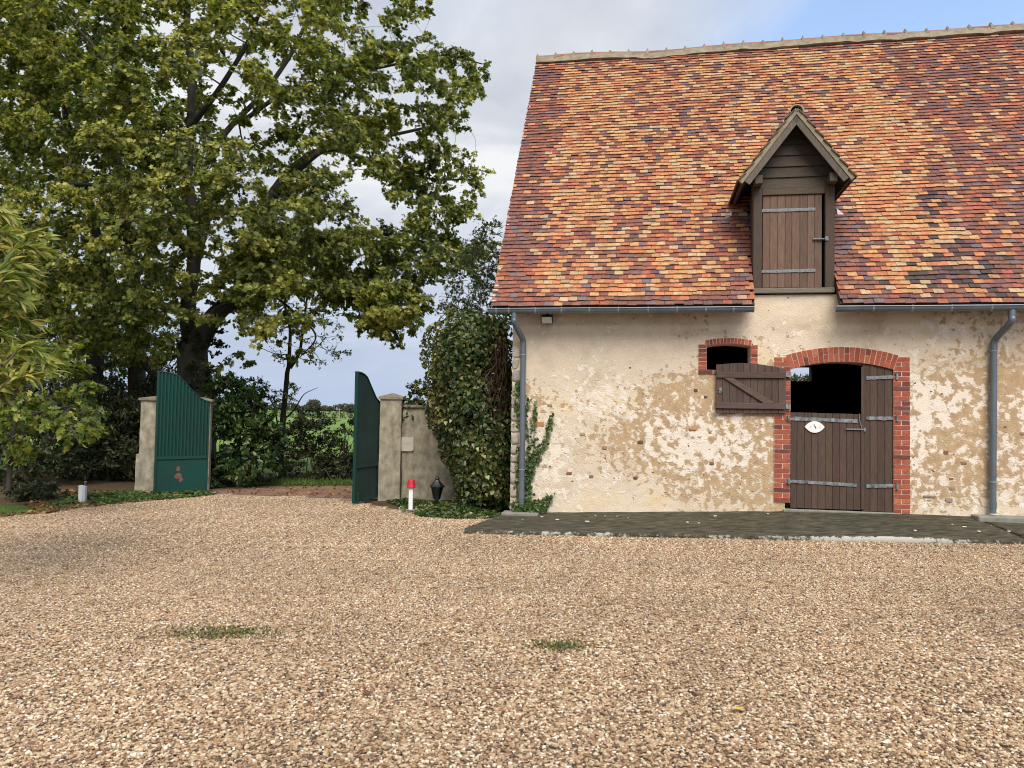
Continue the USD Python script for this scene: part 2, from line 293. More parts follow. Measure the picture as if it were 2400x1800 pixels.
M_bed = usdkit.material(stage, L + 'gravel_bed', {
    'g': ('geometry', {}), 'v': ('voronoi_texture', {'scale': 46.0, 'randomness': 1.0}), 'sc': ('separate_color', {}), 'n': ('noise_texture', {'scale': 0.6, 'detail': 4.0}),
    'r': ('rgb_ramp', {'ramp': [(0.0, (0.16, 0.10, 0.06)), (0.3, (0.32, 0.20, 0.115)), (0.6, (0.40, 0.27, 0.16)), (0.85, (0.50, 0.37, 0.23)), (1.0, (0.66, 0.56, 0.42))]}),
    'e': ('map_range', {'from_min': 0.0, 'from_max': 0.5, 'to_min': 1.0, 'to_max': 0.6}), 's': ('vector_math', {'math_type': 'scale'}),
    'b': ('bump', {'strength': 0.9, 'distance': 0.012, 'invert': True}), 'p': ('principled_bsdf', {'roughness': 0.9, 'specular_ior_level': 0.2})},
    [('g.position', 'v.vector'), ('v.color', 'sc.color'), ('sc.r', 'r.fac'), ('v.distance', 'e.value'), ('r.color', 's.vector1'), ('e.result', 's.scale'), ('s.vector', 'p.base_color'), ('v.distance', 'b.height'), ('b.normal', 'p.normal')], surface='p.BSDF')
ISLAND_MATS.add(L + 'pebble')
M_pebble = usdkit.material(stage, L + 'pebble', {
    'g': ('geometry', {}), 'at': ('attribute', {'attribute': 'col'}), 'n': ('noise_texture', {'scale': 90.0, 'detail': 3.0}),
    'r': ('rgb_ramp', {'ramp': [(0.0, (0.045, 0.036, 0.031)), (0.07, (0.12, 0.078, 0.052)), (0.22, (0.27, 0.155, 0.082)), (0.45, (0.375, 0.245, 0.138)), (0.68, (0.42, 0.300, 0.180)), (0.84, (0.50, 0.390, 0.255)), (0.94, (0.62, 0.53, 0.385)), (1.0, (0.76, 0.70, 0.60))]}),
    'm': ('map_range', {'from_min': 0.3, 'from_max': 0.7, 'to_min': 0.8, 'to_max': 1.15}), 's': ('vector_math', {'math_type': 'scale'}),
    'nb': ('noise_texture', {'scale': 0.55, 'detail': 4.0, 'roughness': 0.6}), 'mb': ('map_range', {'from_min': 0.3, 'from_max': 0.7, 'to_min': 0.80, 'to_max': 1.10}), 'mm': ('math', {'math_type': 'multiply'}),
    'p': ('principled_bsdf', {'roughness': 0.65, 'specular_ior_level': 0.35})},
    [('at.fac', 'r.fac'), ('g.position', 'n.vector'), ('n.fac', 'm.value'), ('r.color', 's.vector1'), ('g.position', 'nb.vector'), ('nb.fac', 'mb.value'), ('m.result', 'mm.value1'), ('mb.result', 'mm.value2'), ('mm.value', 's.scale'), ('s.vector', 'p.base_color')], surface='p.BSDF')
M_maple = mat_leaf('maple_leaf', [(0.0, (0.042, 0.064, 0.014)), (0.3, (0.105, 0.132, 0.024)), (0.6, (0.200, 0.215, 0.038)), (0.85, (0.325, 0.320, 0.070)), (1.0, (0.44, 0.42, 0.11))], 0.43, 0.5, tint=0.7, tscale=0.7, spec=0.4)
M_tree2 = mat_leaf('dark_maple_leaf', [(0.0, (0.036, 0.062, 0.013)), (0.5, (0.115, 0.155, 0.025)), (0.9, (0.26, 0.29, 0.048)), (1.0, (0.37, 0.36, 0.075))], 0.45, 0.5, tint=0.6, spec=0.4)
M_willow = mat_leaf('long_leaf', [(0.0, (0.10, 0.145, 0.030)), (0.45, (0.24, 0.27, 0.06)), (0.8, (0.42, 0.42, 0.12)), (0.94, (0.54, 0.52, 0.22)), (0.965, (0.50, 0.40, 0.10)), (1.0, (0.60, 0.32, 0.02))], 0.45, tint=0.2)
M_laurel = mat_leaf('laurel_leaf', [(0.0, (0.014, 0.034, 0.008)), (0.6, (0.035, 0.070, 0.014)), (0.93, (0.075, 0.12, 0.025)), (1.0, (0.18, 0.20, 0.07))], 0.25, 0.35, 0.3)
M_ivy = mat_leaf('ivy_leaf', [(0.0, (0.016, 0.036, 0.009)), (0.5, (0.048, 0.080, 0.017)), (0.8, (0.095, 0.120, 0.026)), (0.95, (0.155, 0.165, 0.045)), (0.985, (0.19, 0.21, 0.075)), (1.0, (0.34, 0.37, 0.20))], 0.25, 0.4, 0.7, 1.3)
M_ivydry = mat_leaf('dry_ivy_leaf', [(0.0, (0.045, 0.038, 0.014)), (0.4, (0.105, 0.090, 0.026)), (0.75, (0.165, 0.165, 0.036)), (0.95, (0.24, 0.23, 0.05)), (1.0, (0.30, 0.29, 0.10))], 0.3, 0.55, 0.4, 1.5)
M_ivysmall = mat_leaf('wall_ivy_leaf', [(0.0, (0.03, 0.06, 0.014)), (0.6, (0.06, 0.105, 0.022)), (1.0, (0.12, 0.16, 0.04))], 0.25, 0.4, 0.2)
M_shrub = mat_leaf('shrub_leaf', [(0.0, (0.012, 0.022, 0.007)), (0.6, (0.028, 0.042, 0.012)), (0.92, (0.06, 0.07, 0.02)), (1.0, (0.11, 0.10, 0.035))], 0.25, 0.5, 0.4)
M_bramble = mat_leaf('bramble_leaf', [(0.0, (0.026, 0.034, 0.012)), (0.5, (0.05, 0.062, 0.02)), (0.85, (0.10, 0.115, 0.04)), (1.0, (0.20, 0.21, 0.10))], 0.3, 0.45, 0.5, 1.5)
M_elder = mat_leaf('elder_leaf', [(0.0, (0.03, 0.06, 0.02)), (0.6, (0.06, 0.095, 0.03)), (1.0, (0.11, 0.14, 0.05))], 0.35, 0.5, 0.3)
M_litter = mat_leaf('fallen_leaf', [(0.0, (0.07, 0.03, 0.015)), (0.5, (0.17, 0.075, 0.03)), (0.8, (0.24, 0.13, 0.055)), (1.0, (0.36, 0.24, 0.08))], 0.1, 0.8, 0.2)
M_yellow = mat_leaf('yellow_leaf', [(0.0, (0.45, 0.27, 0.03)), (1.0, (0.60, 0.45, 0.12))], 0.25, 0.6, 0.0)
M_grass = mat_leaf('grass_blade', [(0.0, (0.045, 0.085, 0.014)), (0.6, (0.085, 0.14, 0.025)), (1.0, (0.15, 0.20, 0.05))], 0.3, 0.6, 0.3)
M_moss = mat_leaf('moss_tuft', [(0.0, (0.05, 0.06, 0.018)), (0.7, (0.10, 0.11, 0.03)), (1.0, (0.20, 0.22, 0.04))], 0.2, 0.8, 0.3)
M_farwood = mat_leaf('far_wood', [(0.0, (0.045, 0.052, 0.030)), (0.6, (0.075, 0.082, 0.045)), (1.0, (0.12, 0.10, 0.06))], 0.2, 0.8, 0.6, 0.02)

# ------------------------------------------------------------------ ground sheets
def sheet(name, poly, lift, mat, step=None, label=None, rough=0.0):
    """A sheet over a world-plan polygon, following the gentle cross slope of the yard."""
    if step:
        x0, y0, x1, y1 = poly.bounds; xs = np.arange(x0, x1 + step, step); ys = np.arange(y0, y1 + step, step)
        X, Y = np.meshgrid(xs, ys); inside = shapely.contains_xy(poly, (X[:-1, :-1] + step / 2).ravel(), (Y[:-1, :-1] + step / 2).ravel()).reshape(len(ys) - 1, len(xs) - 1)
        Z = gz(X) + lift + rough * (meshkit.fbm(np.stack([X * 1.3, Y * 1.3, X * 0], -1)) - 0.5) * 2
        idx = np.arange(X.size).reshape(X.shape); i, j = np.nonzero(inside)
        q = np.stack([idx[i, j], idx[i, j + 1], idx[i + 1, j + 1], idx[i + 1, j]], 1)
        f = np.vstack([q[:, [0, 1, 2]], q[:, [0, 2, 3]]]); u, inv = np.unique(f, return_inverse=True)
        m = T(np.stack([X, Y, Z], -1).reshape(-1, 3)[u], inv.reshape(-1, 3))
    else:
        parts = []
        for a, b in ((-5000, -12), (-12, 12), (12, 5000)):
            g = poly.intersection(sbox(a, -5000, b, 5000))
            for gg in getattr(g, 'geoms', [g]):
                if gg.is_empty or gg.area < 1e-6: continue
                v, f = trimesh.creation.triangulate_polygon(gg, engine='earcut'); parts.append(T(np.c_[v, gz(v[:, 0]) + lift], f))
        m = cat(parts)
    n = m.face_normals[:, 2].mean()
    if n < 0: m.invert()
    return obj(name, m, mat, kind='structure', smooth=bool(step), label=label)

sheet('ground', sbox(-1500, -300, 1500, 1800), -0.012, M_earth)
sheet('field', Polygon([(-600, 22.5), (600, 22.5), (1400, 1500), (-1400, 1500)]), -0.006, M_field)
GRAVEL = Polygon([(-16, -8), (16, -8), (16, 9.6), (6, 11.6), (0.3, 12.5), (-0.12, 12.62), (-0.8, 12.60), (-1.36, 12.66), (-1.75, 13.55), (-2.3, 14.2), (-2.75, 14.75), (-2.95, 15.2),
                  (-4.4, 15.85), (-6.3, 16.35), (-6.6, 15.95), (-7.5, 15.3), (-8.15, 14.3), (-8.0, 13.4), (-8.45, 12.75), (-8.75, 11.9), (-8.1, 10.7), (-6.9, 9.3), (-5.55, 7.9), (-5.3, 6.9), (-5.6, 5.6), (-7.5, 4.2), (-16, 3.0)])
sheet('gravel_courtyard', GRAVEL, 0.0, M_bed)
sheet('lane', Polygon([(-7.2, 16.75), (-6.3, 16.5), (-4.4, 16.02), (-2.9, 15.42), (-1.2, 15.9), (2.0, 16.0), (6, 17.2), (6, 19.0), (-3.4, 18.35), (-6.0, 18.3), (-6.6, 18.2)]), 0.002, M_lane)
sheet('verge', Polygon([(-6.4, 18.35), (-6.0, 18.3), (-3.4, 18.35), (6, 19.0), (6, 19.8), (-3.4, 19.4), (-6.2, 19.5)]), -0.004, M_lawn)
sheet('lawn', Polygon([(-16, 3.0), (-7.5, 4.2), (-5.6, 5.6), (-5.3, 6.9), (-5.55, 7.9), (-6.9, 9.3), (-8.1, 10.7), (-8.75, 11.9), (-8.45, 12.75), (-8.05, 13.4), (-8.3, 14.1), (-9.0, 14.6), (-16, 15)]), -0.002, M_lawn)
def strip(name, a, b, w, h, mat):
    a, b = np.array(a, float), np.array(b, float); d = (b - a) / np.linalg.norm(b - a); n = np.array([-d[1], d[0]])
    P = [a - n * w / 2, b - n * w / 2, b + n * w / 2, a + n * w / 2]; v = [[p[0], p[1], gz(p[0]) - 0.05] for p in P] + [[p[0], p[1], gz(p[0]) + h] for p in P]
    return obj(name, trimesh.convex.convex_hull(np.array(v)), mat, kind='structure')
strip('threshold_kerb', (-6.35, 16.42), (-2.95, 15.30), 0.12, 0.012, M_kerb)

# ------------------------------------------------------------------ the barn, in its own frame: x = s along the front, y = r into the house, z up
TH, BD = math.radians(10.2), 12.44
BA = np.array([math.cos(TH), -math.sin(TH), 0]); BN = np.array([math.sin(TH), math.cos(TH), 0]); BO = np.array([0, BD, 0.0])
def W(s, r, z): return BO + BA * s + BN * r + np.array([0, 0, z])
barn = thing('barn', 'long barn with patched cream plaster, steep mottled tile roof and hay loft dormer', 'barn', loc=BO, rotz=-math.degrees(TH))
S1 = 11.6                                   # right end of the barn
EAVE_R, EAVE_Z, RIDGE_R, RIDGE_Z = -0.36, 3.38, 4.0, 9.36
PIT = math.atan2(RIDGE_Z - EAVE_Z, RIDGE_R - EAVE_R); SL = math.hypot(RIDGE_Z - EAVE_Z, RIDGE_R - EAVE_R)
EU = np.array([0, math.cos(PIT), math.sin(PIT)]); EN = np.array([0, -math.sin(PIT), math.cos(PIT)])
def roof_pt(s, u, h=0.0): return np.array([s, EAVE_R, EAVE_Z]) + EU * u + EN * h

def main_r(z): return EAVE_R + (z - EAVE_Z) / math.tan(PIT)
def arc_top(s0, s1, z, rise, n=14):
    c, h = (s0 + s1) / 2, (s1 - s0) / 2; R = (h * h + rise * rise) / (2 * rise); a = math.asin(h / R)
    return [(c + R * math.sin(t), z + rise - R + R * math.cos(t)) for t in np.linspace(a, -a, n)], (c, z + rise - R, R, a)
DOOR = (4.300, 5.765, 0.20, 2.462, 0.115)   # s0, s1, bottom, spring, rise
WIN = (3.060, 3.720, 2.440, 2.812, 0.038)
def opening(o): return Polygon([(o[0], o[2]), (o[1], o[2])] + arc_top(o[0], o[1], o[3], o[4])[0])
DO, WO = opening(DOOR), opening(WIN)

def grid_wall(s0, s1, zt, step, holes):
    xs = np.arange(s0, s1 + step / 2, step); zs = np.arange(-0.15, zt + step / 2, step); X, Z = np.meshgrid(xs, zs)
    cx, cz = (X[:-1, :-1] + step / 2).ravel(), (Z[:-1, :-1] + step / 2).ravel(); keep = np.ones(len(cx), bool)
    for h in holes: keep &= ~shapely.contains_xy(h, cx, cz)
    i, j = np.nonzero(keep.reshape(len(zs) - 1, len(xs) - 1)); idx = np.arange(X.size).reshape(X.shape)
    P = np.stack([X, X * 0, Z], -1)
    r = 0.012 * meshkit.fbm(P * 2.3 + 5, 4) + 0.006 * meshkit.noise(P * 14 + 9) + 0.02 * (meshkit.noise(P * 0.35 + 3) - 0.5)
    near = np.zeros(X.shape, bool)
    V = np.stack([X, np.maximum(r, 0.0015), Z], -1).reshape(-1, 3)
    q = np.stack([idx[i, j], idx[i, j + 1], idx[i + 1, j + 1], idx[i + 1, j]], 1); return V, np.vstack([q[:, [0, 1, 2]], q[:, [0, 2, 3]]])
V, Fc = grid_wall(0.0, S1, 3.60, 0.03, [DO.buffer(0.06), WO.buffer(0.05)])
s_, z_ = V[:, 0], V[:, 2]
# where the coats are worn: r = tan undercoat showing, g = limewash left, b = pits
bump2 = lambda x, c, w: np.exp(-((x - c) / w) ** 2)
low = meshkit.fbm(np.stack([s_ * 0.55, z_ * 0 + 2, z_ * 0.75], -1), 3)
zone = 1 / (1 + np.exp((z_ - 2.45) / 0.14)) * (1 - 0.75 * bump2(z_, 0.15, 0.35))
wear = -0.175 + 0.235 * zone + 0.50 * (low - 0.5) + 0.07 * bump2(s_, 3.0, 1.3) * bump2(z_, 1.5, 0.7) - 0.16 * bump2(s_, 0.9, 0.8) * (z_ < 2.6) + 0.03 * (s_ > 6)
lime = -0.14 + 0.125 * zone + 0.55 * (meshkit.fbm(np.stack([s_ * 0.7 + 9, z_ * 0, z_ * 0.8 + 4], -1), 3) - 0.5) + 0.06 * bump2(s_, 1.2, 1.2) * bump2(z_, 0.9, 0.8) + 0.03 * (s_ > 6)
pits = -0.035 + 0.06 * zone - 0.05 * bump2(z_, 0.1, 0.3) + 0.03 * bump2(s_, 4.3, 0.7) * bump2(z_, 3.4, 0.35)
obj('wall', (V, Fc), M_plaster, barn, smooth=True, col=np.stack([wear, lime, pits], 1))
# linings and the other walls
def hole_plate(name, outer, hole, r0, r1, mat): return obj(name, ext(outer.difference(hole) if hole is not None else outer, r0, r1), mat, barn)
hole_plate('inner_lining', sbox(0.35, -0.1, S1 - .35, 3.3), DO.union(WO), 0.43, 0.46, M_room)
BWIN = sbox(5.30, 2.63, 6.115, 2.985)
gab = Polygon([(0.0, -0.2), (8.0, -0.2), (8.0, 3.8), (4.0, 9.20), (0.0, 3.8)])
for nm, s0, s1 in (('gable_wall', 0.004, 0.35), ('gable_wall', S1 - 0.35, S1 - 0.004)):
    m = ext(gab, 0, s1 - s0); v = m.vertices; mm = T(np.stack([s0 + v[:, 1], v[:, 0] + 0.02, v[:, 2]], 1), m.faces); trimesh.repair.fix_normals(mm)
    obj(nm, mm, M_plaster, barn, col=(-0.05, 0.0, 0.0))
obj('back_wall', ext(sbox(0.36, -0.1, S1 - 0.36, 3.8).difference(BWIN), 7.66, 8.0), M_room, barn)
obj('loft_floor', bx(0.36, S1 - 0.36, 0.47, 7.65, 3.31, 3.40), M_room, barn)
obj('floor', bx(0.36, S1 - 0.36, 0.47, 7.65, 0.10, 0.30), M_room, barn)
obj('door_sill', cbx(4.20, 5.86, -0.03, 0.40, 0.20, 0.345, 0.01), M_slab, barn)

# brick surrounds -----------------------------------------------------------
def bcol():
    t = rng.random()
    base = (0.33, 0.085, 0.048) if t < 0.6 else (0.26, 0.062, 0.040) if t < 0.8 else (0.155, 0.050, 0.042) if t < 0.93 else (0.40, 0.125, 0.06)
    return np.array(base) * rng.uniform(0.85, 1.15)
def jit(poly, a=0.0025):
    p = np.array(poly.exterior.coords)[:-1]
    return Polygon(p + rng.uniform(-a, a, p.shape))
def brick(poly, parent, r0=-0.013, r1=0.10):
    if poly.area < 2e-4 or poly.geom_type != 'Polygon': return
    r = r0 + rng.uniform(-0.002, 0.002); c = bcol()
    obj('brick', ext(jit(poly.simplify(0.001)), r, r1), M_brick, parent, col=c)
def surround(name, o, jl, jr, zt, course, thick, narch, split, outer_extra=None):
    (s0, s1, zb, zs, rise) = o; g = 0.0115
    pts, (c, cz, R, a) = arc_top(s0, s1, zs, rise, 24); ex = lambda t, rr: (c + rr * math.sin(t), cz + rr * math.cos(t))
    arch = Polygon([ex(t, R) for t in np.linspace(-a, a, 24)] + [ex(t, R + thick) for t in np.linspace(a, -a, 24)])
    oo = opening(o); left = sbox(jl[0], jl[1], s0, zt[0]); right = sbox(s1, jr[1], jr[0], zt[1])
    wedge = Polygon([ex(-a, R), ex(-a, R + thick + 0.5), ex(a, R + thick + 0.5), ex(a, R)]).buffer(0)
    fan = Polygon([(c, cz), ex(-a, 3 * R), ex(a, 3 * R)])
    left, right = left.difference(fan.intersection(sbox(-99, zs - 0.02, 99, 99))), right.difference(fan.intersection(sbox(-99, zs - 0.02, 99, 99)))
    body = shapely.union_all([left.buffer(0.001), right.buffer(0.001), arch.buffer(0.002)] + ([outer_extra] if outer_extra is not None else [])).difference(oo)
    p = obj(name, ext(body, -0.004, 0.42), M_mortar, barn)
    for side, reg, (x0, x1) in (('l', left, (jl[0], s0)), ('r', right, (s1, jr[0]))):
        b0 = jl[1] if side == 'l' else jr[1]; z1 = zt[0] if side == 'l' else zt[1]; n = round((z1 - b0) / course); h = (z1 - b0) / n
        for k in range(n):
            zz0, zz1 = b0 + k * h + g / 2 + 0.002, b0 + (k + 1) * h - g / 2
            cuts = [x0, x1] if (not split or k % 2 == (0 if side == 'l' else 1)) else [x0, x0 + (x1 - x0) * (0.52 if side == 'l' else 0.47), x1]
            for u0, u1 in zip(cuts[:-1], cuts[1:]):
                e = rng.uniform(-0.004, 0.004)
                brick(sbox(u0 + (g if u0 != x0 else 0.002 + e * (side == 'l')), zz0, u1 - (g / 2 if u1 != x1 else 0.002 - e * (side == 'r')), zz1).intersection(reg.buffer(-0.003)), p)
    for k in range(narch):
        t0, t1 = -a + 2 * a * k / narch, -a + 2 * a * (k + 1) / narch; dt = g / 2 / R
        t0, t1 = t0 + dt, t1 - dt
        rows = [(R + 0.001, R + thick - 0.002)] if (not split or k % 2 == 0) else [(R + 0.001, R + thick * 0.5 - g / 2), (R + thick * 0.5 + g / 2, R + thick - 0.002)] if k % 4 == 1 else [(R + 0.001, R + thick * 0.55 - g / 2), (R + thick * 0.55 + g / 2, R + thick - 0.002)]
        for a0, a1 in rows: brick(Polygon([ex(t0, a0), ex(t1, a0), ex(t1, a1), ex(t0, a1)]), p)
    return p
surround('door_surround', DOOR, (4.066, 0.440), (5.988, 0.335), (2.645, 2.652), 0.0735, 0.222, 21, True)
ws = surround('window_surround', WIN, (2.936, 2.44), (3.822, 2.44), (2.840, 2.830), 0.066, 0.088, 13, False, sbox(2.936, 2.378, 3.822, 2.441))
for k in range(4): brick(sbox(2.940 + k * 0.222, 2.382, 2.940 + (k + 1) * 0.222 - 0.008, 2.436), ws)

# doors ---------------------------------------------------------------------
def wcol(base=(0.085, 0.055, 0.038), v=0.18): return np.array(base) * (1 + rng.uniform(-v, v)) * np.array([1, 1 + rng.uniform(-.05, .05), 1 + rng.uniform(-.08, .08)])
def planks(parent, s0, s1, zb, top, n, r0, r1, base, gap=0.003, mat=None):
    """Upright boards; zb and top are functions of s."""
    e = np.linspace(s0, s1, n + 1); e[1:-1] += rng.uniform(-0.006, 0.006, n - 1)
    for a, b in zip(e[:-1], e[1:]):
        rr = r0 + rng.uniform(0, 0.004); b_ = 0.004; P = []
        for s, k in ((a + gap / 2, 1), (b - gap / 2, -1)):
            for z, kz in ((zb(s), 1), (top(s), -1)):
                P += [[s, rr + b_, z], [s + k * b_, rr, z + kz * 0.001], [s, r1, z]]
        obj('plank', trimesh.convex.convex_hull(np.array(P)), mat or M_wood, parent, col=wcol(base))
def strap(name, parent, s0, s1, z0, z1, h, r, mat=M_iron):
    n = 12; t = np.linspace(0, 1, n); ms = []
    S = s0 + (s1 - s0) * t; Z = z0 + (z1 - z0) * t + rng.uniform(-0.003, 0.003, n); H = h / 2 * (1 + rng.uniform(-0.12, 0.12, n))
    top, bot = np.c_[S, Z + H], np.c_[S[::-1], (Z - H)[::-1]]; m = [ext(Polygon(np.vstack([top, bot])).buffer(0), r, r + 0.008)]
    for k in range(5):
        q = 0.08 + 0.84 * k / 4; m.append(trimesh.creation.icosphere(1, 0.008, )); m[-1].apply_translation([s0 + (s1 - s0) * q, r, z0 + (z1 - z0) * q])
    return obj(name, cat(m), mat, parent)
DW = (0.076, 0.046, 0.031)
sd = xf('stable_door', barn)                       # wide lower leaf, closed
lt = lambda s: 1.806 - 0.012 * (s - 4.3)
planks(sd, 4.306, 5.312, lambda s: 0.362 + 0.004 * (s - 4.3), lt, 10, 0.018, 0.055, DW)
strap('hinge_strap', sd, 4.285, 5.262, 1.712, 1.688, 0.052, 0.008)
strap('hinge_strap', sd, 4.272, 5.250, 0.762, 0.735, 0.048, 0.008)
for z in (1.712, 0.762): obj('hinge_pin', cat([trimesh.creation.cylinder(0.017, 0.085, sections=10).apply_translation([4.270, -0.022, z]), bx(4.225, 4.268, -0.020, -0.011, z - 0.03, z + 0.012)]), M_iron, sd)
obj('latch', cat([tube(bez([[5.285, 0.010, 1.80], [5.292, 0.006, 1.70], [5.318, 0.002, 1.585]], 4), 0.006, 6), cbx(5.10, 5.375, -0.004, 0.012, 1.555, 1.575, 0.004), cbx(5.345, 5.375, -0.012, 0.02, 1.535, 1.59, 0.004)]), M_ironpaint, sd)
a = np.linspace(-1, 1, 13)
pl = [(4.653 + 0.143 * t, 1.590 + 0.088 * (1 - t * t) ** 0.9) for t in a] + [(4.653 + 0.143 * t, 1.590 - 0.088 * (1 - t * t) ** 0.9) for t in a[-2:0:-1]]
np_ = obj('name_plaque', ext(Polygon(pl).buffer(-0.004).buffer(0.004), 0.002, 0.012), M_white, sd, label='white pointed oval enamel plaque')
obj('plaque_mark', ext(Polygon([(4.636, 1.626), (4.648, 1.632), (4.655, 1.606), (4.668, 1.596), (4.676, 1.562), (4.668, 1.556), (4.660, 1.584), (4.648, 1.592), (4.650, 1.606)]), -0.0005, 0.003), M_print, np_)
obj('plaque_mark', ext(Point(4.592, 1.588).buffer(0.012).union(Point(4.722, 1.588).buffer(0.012)), 0.0005, 0.003), M_smudge, np_)
fd = xf('fixed_door', barn)                        # narrow full-height leaf
_, (ac, az, aR, _a) = arc_top(DOOR[0], DOOR[1], DOOR[3], DOOR[4])
archz = lambda s: az + math.sqrt(max(aR ** 2 - (s - ac) ** 2, 0)) - 0.004
planks(fd, 5.330, 5.752, lambda s: 0.352, archz, 4, 0.016, 0.055, DW)
obj('cover_strip', cbx(5.312, 5.352, 0.004, 0.016, 0.375, 2.50, 0.004), M_wood, fd, col=wcol(DW))
for z0, z1 in ((2.335, 2.358), (1.733, 1.742), (0.728, 0.742)): strap('hinge_strap', fd, 5.385, 5.80, z0, z1, 0.05, 0.004, M_ironpaint if z0 > 2 else M_iron)
for z in (2.358, 1.742, 0.742): obj('hinge_pin', trimesh.creation.cylinder(0.017, 0.09, sections=10).apply_translation([5.805, -0.024, z]), M_iron, fd)
ol = xf('open_upper_door', barn)                   # upper leaf, folded flat against the wall
tops = lambda s: np.interp(s, [3.195, 3.30, 3.5, 3.63, 3.8, 4.0, 4.15, 4.225], [2.520, 2.530, 2.547, 2.549, 2.535, 2.507, 2.478, 2.462])
planks(ol, 3.197, 4.225, lambda s: 1.777 + 0.012 * (s - 3.2), tops, 10, -0.056, -0.022, (0.080, 0.050, 0.038))
for z0, z1 in ((2.315, 2.408), (1.846, 1.936)):
    obj('ledge', cbx(3.200, 4.215, -0.084, -0.058, z0, z1, 0.006), M_woodh, ol, col=wcol((0.088, 0.056, 0.043)))
d0, d1 = np.array([3.345, 2.315]), np.array([4.06, 1.936]); 
obj('brace', ext(Polygon([(3.318, 2.313), (3.455, 2.313), (4.075, 1.940), (3.900, 1.938)]), -0.082, -0.058), M_woodh, ol, col=wcol((0.09, 0.058, 0.044)))
obj('door_bolt', cat([cbx(3.245, 3.285, -0.072, -0.058, 2.075, 2.165, 0.004), tube([[3.235, -0.076, 2.14], [3.295, -0.076, 2.095]], 0.007, 6), tube([[3.235, -0.076, 2.095], [3.295, -0.076, 2.14]], 0.005, 6)]), M_iron, ol)
for z in (2.372, 1.890): obj('hinge', cat([bx(4.222, 4.292, -0.066, -0.056, z - 0.034, z + 0.034), trimesh.creation.cylinder(0.016, 0.085, sections=10).apply_translation([4.285, -0.05, z])]), M_iron, ol)

# quoin stones at the corner and stones showing through the plaster ----------
def rock(c, h, n=1, seed=0, mat=None):
    m = trimesh.creation.icosphere(n, 1.0); v = m.vertices; d = np.sign(v) * np.abs(v) ** 0.55
    d *= 1 + 0.28 * (meshkit.noise(v * 2.1 + seed * 7.3) - 0.5)[:, None]; return T(d / 1.15 * np.array(h) + np.array(c), m.faces)
z = 0.02; k = 0
while z < 2.75:
    h = rng.uniform(0.10, 0.24); w = rng.uniform(0.09, 0.21)
    obj('quoin_stone', rock([w * 0.46, 0.05, z + h / 2], [w * 0.60, 0.085, h * 0.54], 2, k), M_stone, barn, smooth=50, col=np.array([0.40, 0.355, 0.30]) * rng.uniform(0.75, 1.15) * np.array([1, 1, rng.uniform(0.9, 1.05)])); z += h * 0.97; k += 1
for (s, z, w, h, c) in ((0.40, 0.98, 0.13, 0.06, (0.25, 0.17, 0.12)), (0.45, 1.55, 0.10, 0.05, (0.40, 0.20, 0.10)), (0.62, 1.85, 0.05, 0.03, (0.30, 0.2, 0.12)), (0.36, 1.62, 0.06, 0.05, (0.36, 0.25, 0.15)), (0.95, 0.78, 0.05, 0.025, (0.28, 0.12, 0.07)), (1.30, 0.74, 0.04, 0.03, (0.30, 0.16, 0.10)),
                       (1.99, 0.74, 0.04, 0.025, (0.15, 0.09, 0.06)), (2.06, 1.30, 0.05, 0.03, (0.14, 0.08, 0.05)), (2.86, 1.52, 0.07, 0.03, (0.42, 0.20, 0.08)), (3.15, 1.0, 0.04, 0.03, (0.2, 0.12, 0.07)), (2.9, 2.12, 0.035, 0.03, (0.12, 0.08, 0.05)), (3.05, 2.02, 0.03, 0.02, (0.12, 0.08, 0.05)),
                       (6.48, 1.25, 0.045, 0.035, (0.20, 0.10, 0.05)), (6.72, 1.10, 0.05, 0.03, (0.24, 0.14, 0.08)), (6.55, 0.87, 0.04, 0.018, (0.16, 0.10, 0.07)), (6.56, 0.73, 0.045, 0.035, (0.27, 0.21, 0.17)), (6.25, 0.60, 0.10, 0.022, (0.25, 0.17, 0.13)), (6.52, 0.56, 0.06, 0.04, (0.33, 0.24, 0.18)), (7.5, 1.55, 0.05, 0.03, (0.30, 0.18, 0.09)),
                       (1.15, 1.40, 0.05, 0.03, (0.36, 0.25, 0.15)), (1.5, 1.20, 0.05, 0.035, (0.34, 0.22, 0.13)), (0.30, 0.46, 0.09, 0.07, (0.48, 0.42, 0.35)), (0.33, 0.66, 0.07, 0.05, (0.38, 0.33, 0.28))):
    obj('exposed_stone', rock([s, 0.012, z], [w, 0.016, h], 2, s * 3), M_stone, barn, smooth=50, col=c)

# roof ----------------------------------------------------------------------
DC, DHW = 4.335, 0.60                        # dormer centre and half width
sl0, sl1 = -0.27, S1 + 0.25
def slope_box(s0, s1, u0, u1, h0, h1, back=False):
    P = []
    for s in (s0, s1):
        for u in (u0, u1):
            for h in (h0, h1):
                q = roof_pt(s, u, h)
                if back: q = np.array([q[0], 2 * RIDGE_R - q[1], q[2]])
                P.append(q)
    return trimesh.convex.convex_hull(np.array(P))
um = (5.35 - EAVE_Z) / math.sin(PIT)
roof = obj('roof', cat([slope_box(sl0, DC - DHW - 0.006, 0.03, SL, -0.10, -0.002), trimesh.convex.convex_hull(np.array([roof_pt(s_ + d_, u_, h_) for s_, u_ in ((DC - DHW - 0.004, 0.6), (DC - DHW - 0.004, um - 0.002), (DC - DHW + 0.085, um - 0.002)) for d_ in (0,) for h_ in (-0.09, -0.003)])), slope_box(DC + DHW + 0.006, sl1, 0.03, SL, -0.10, -0.002), slope_box(DC - DHW - 0.006, DC + DHW + 0.006, um, SL, -0.10, -0.002), slope_box(sl0, sl1, 0.0, SL, -0.10, 0.02, True)]), M_dark, barn)
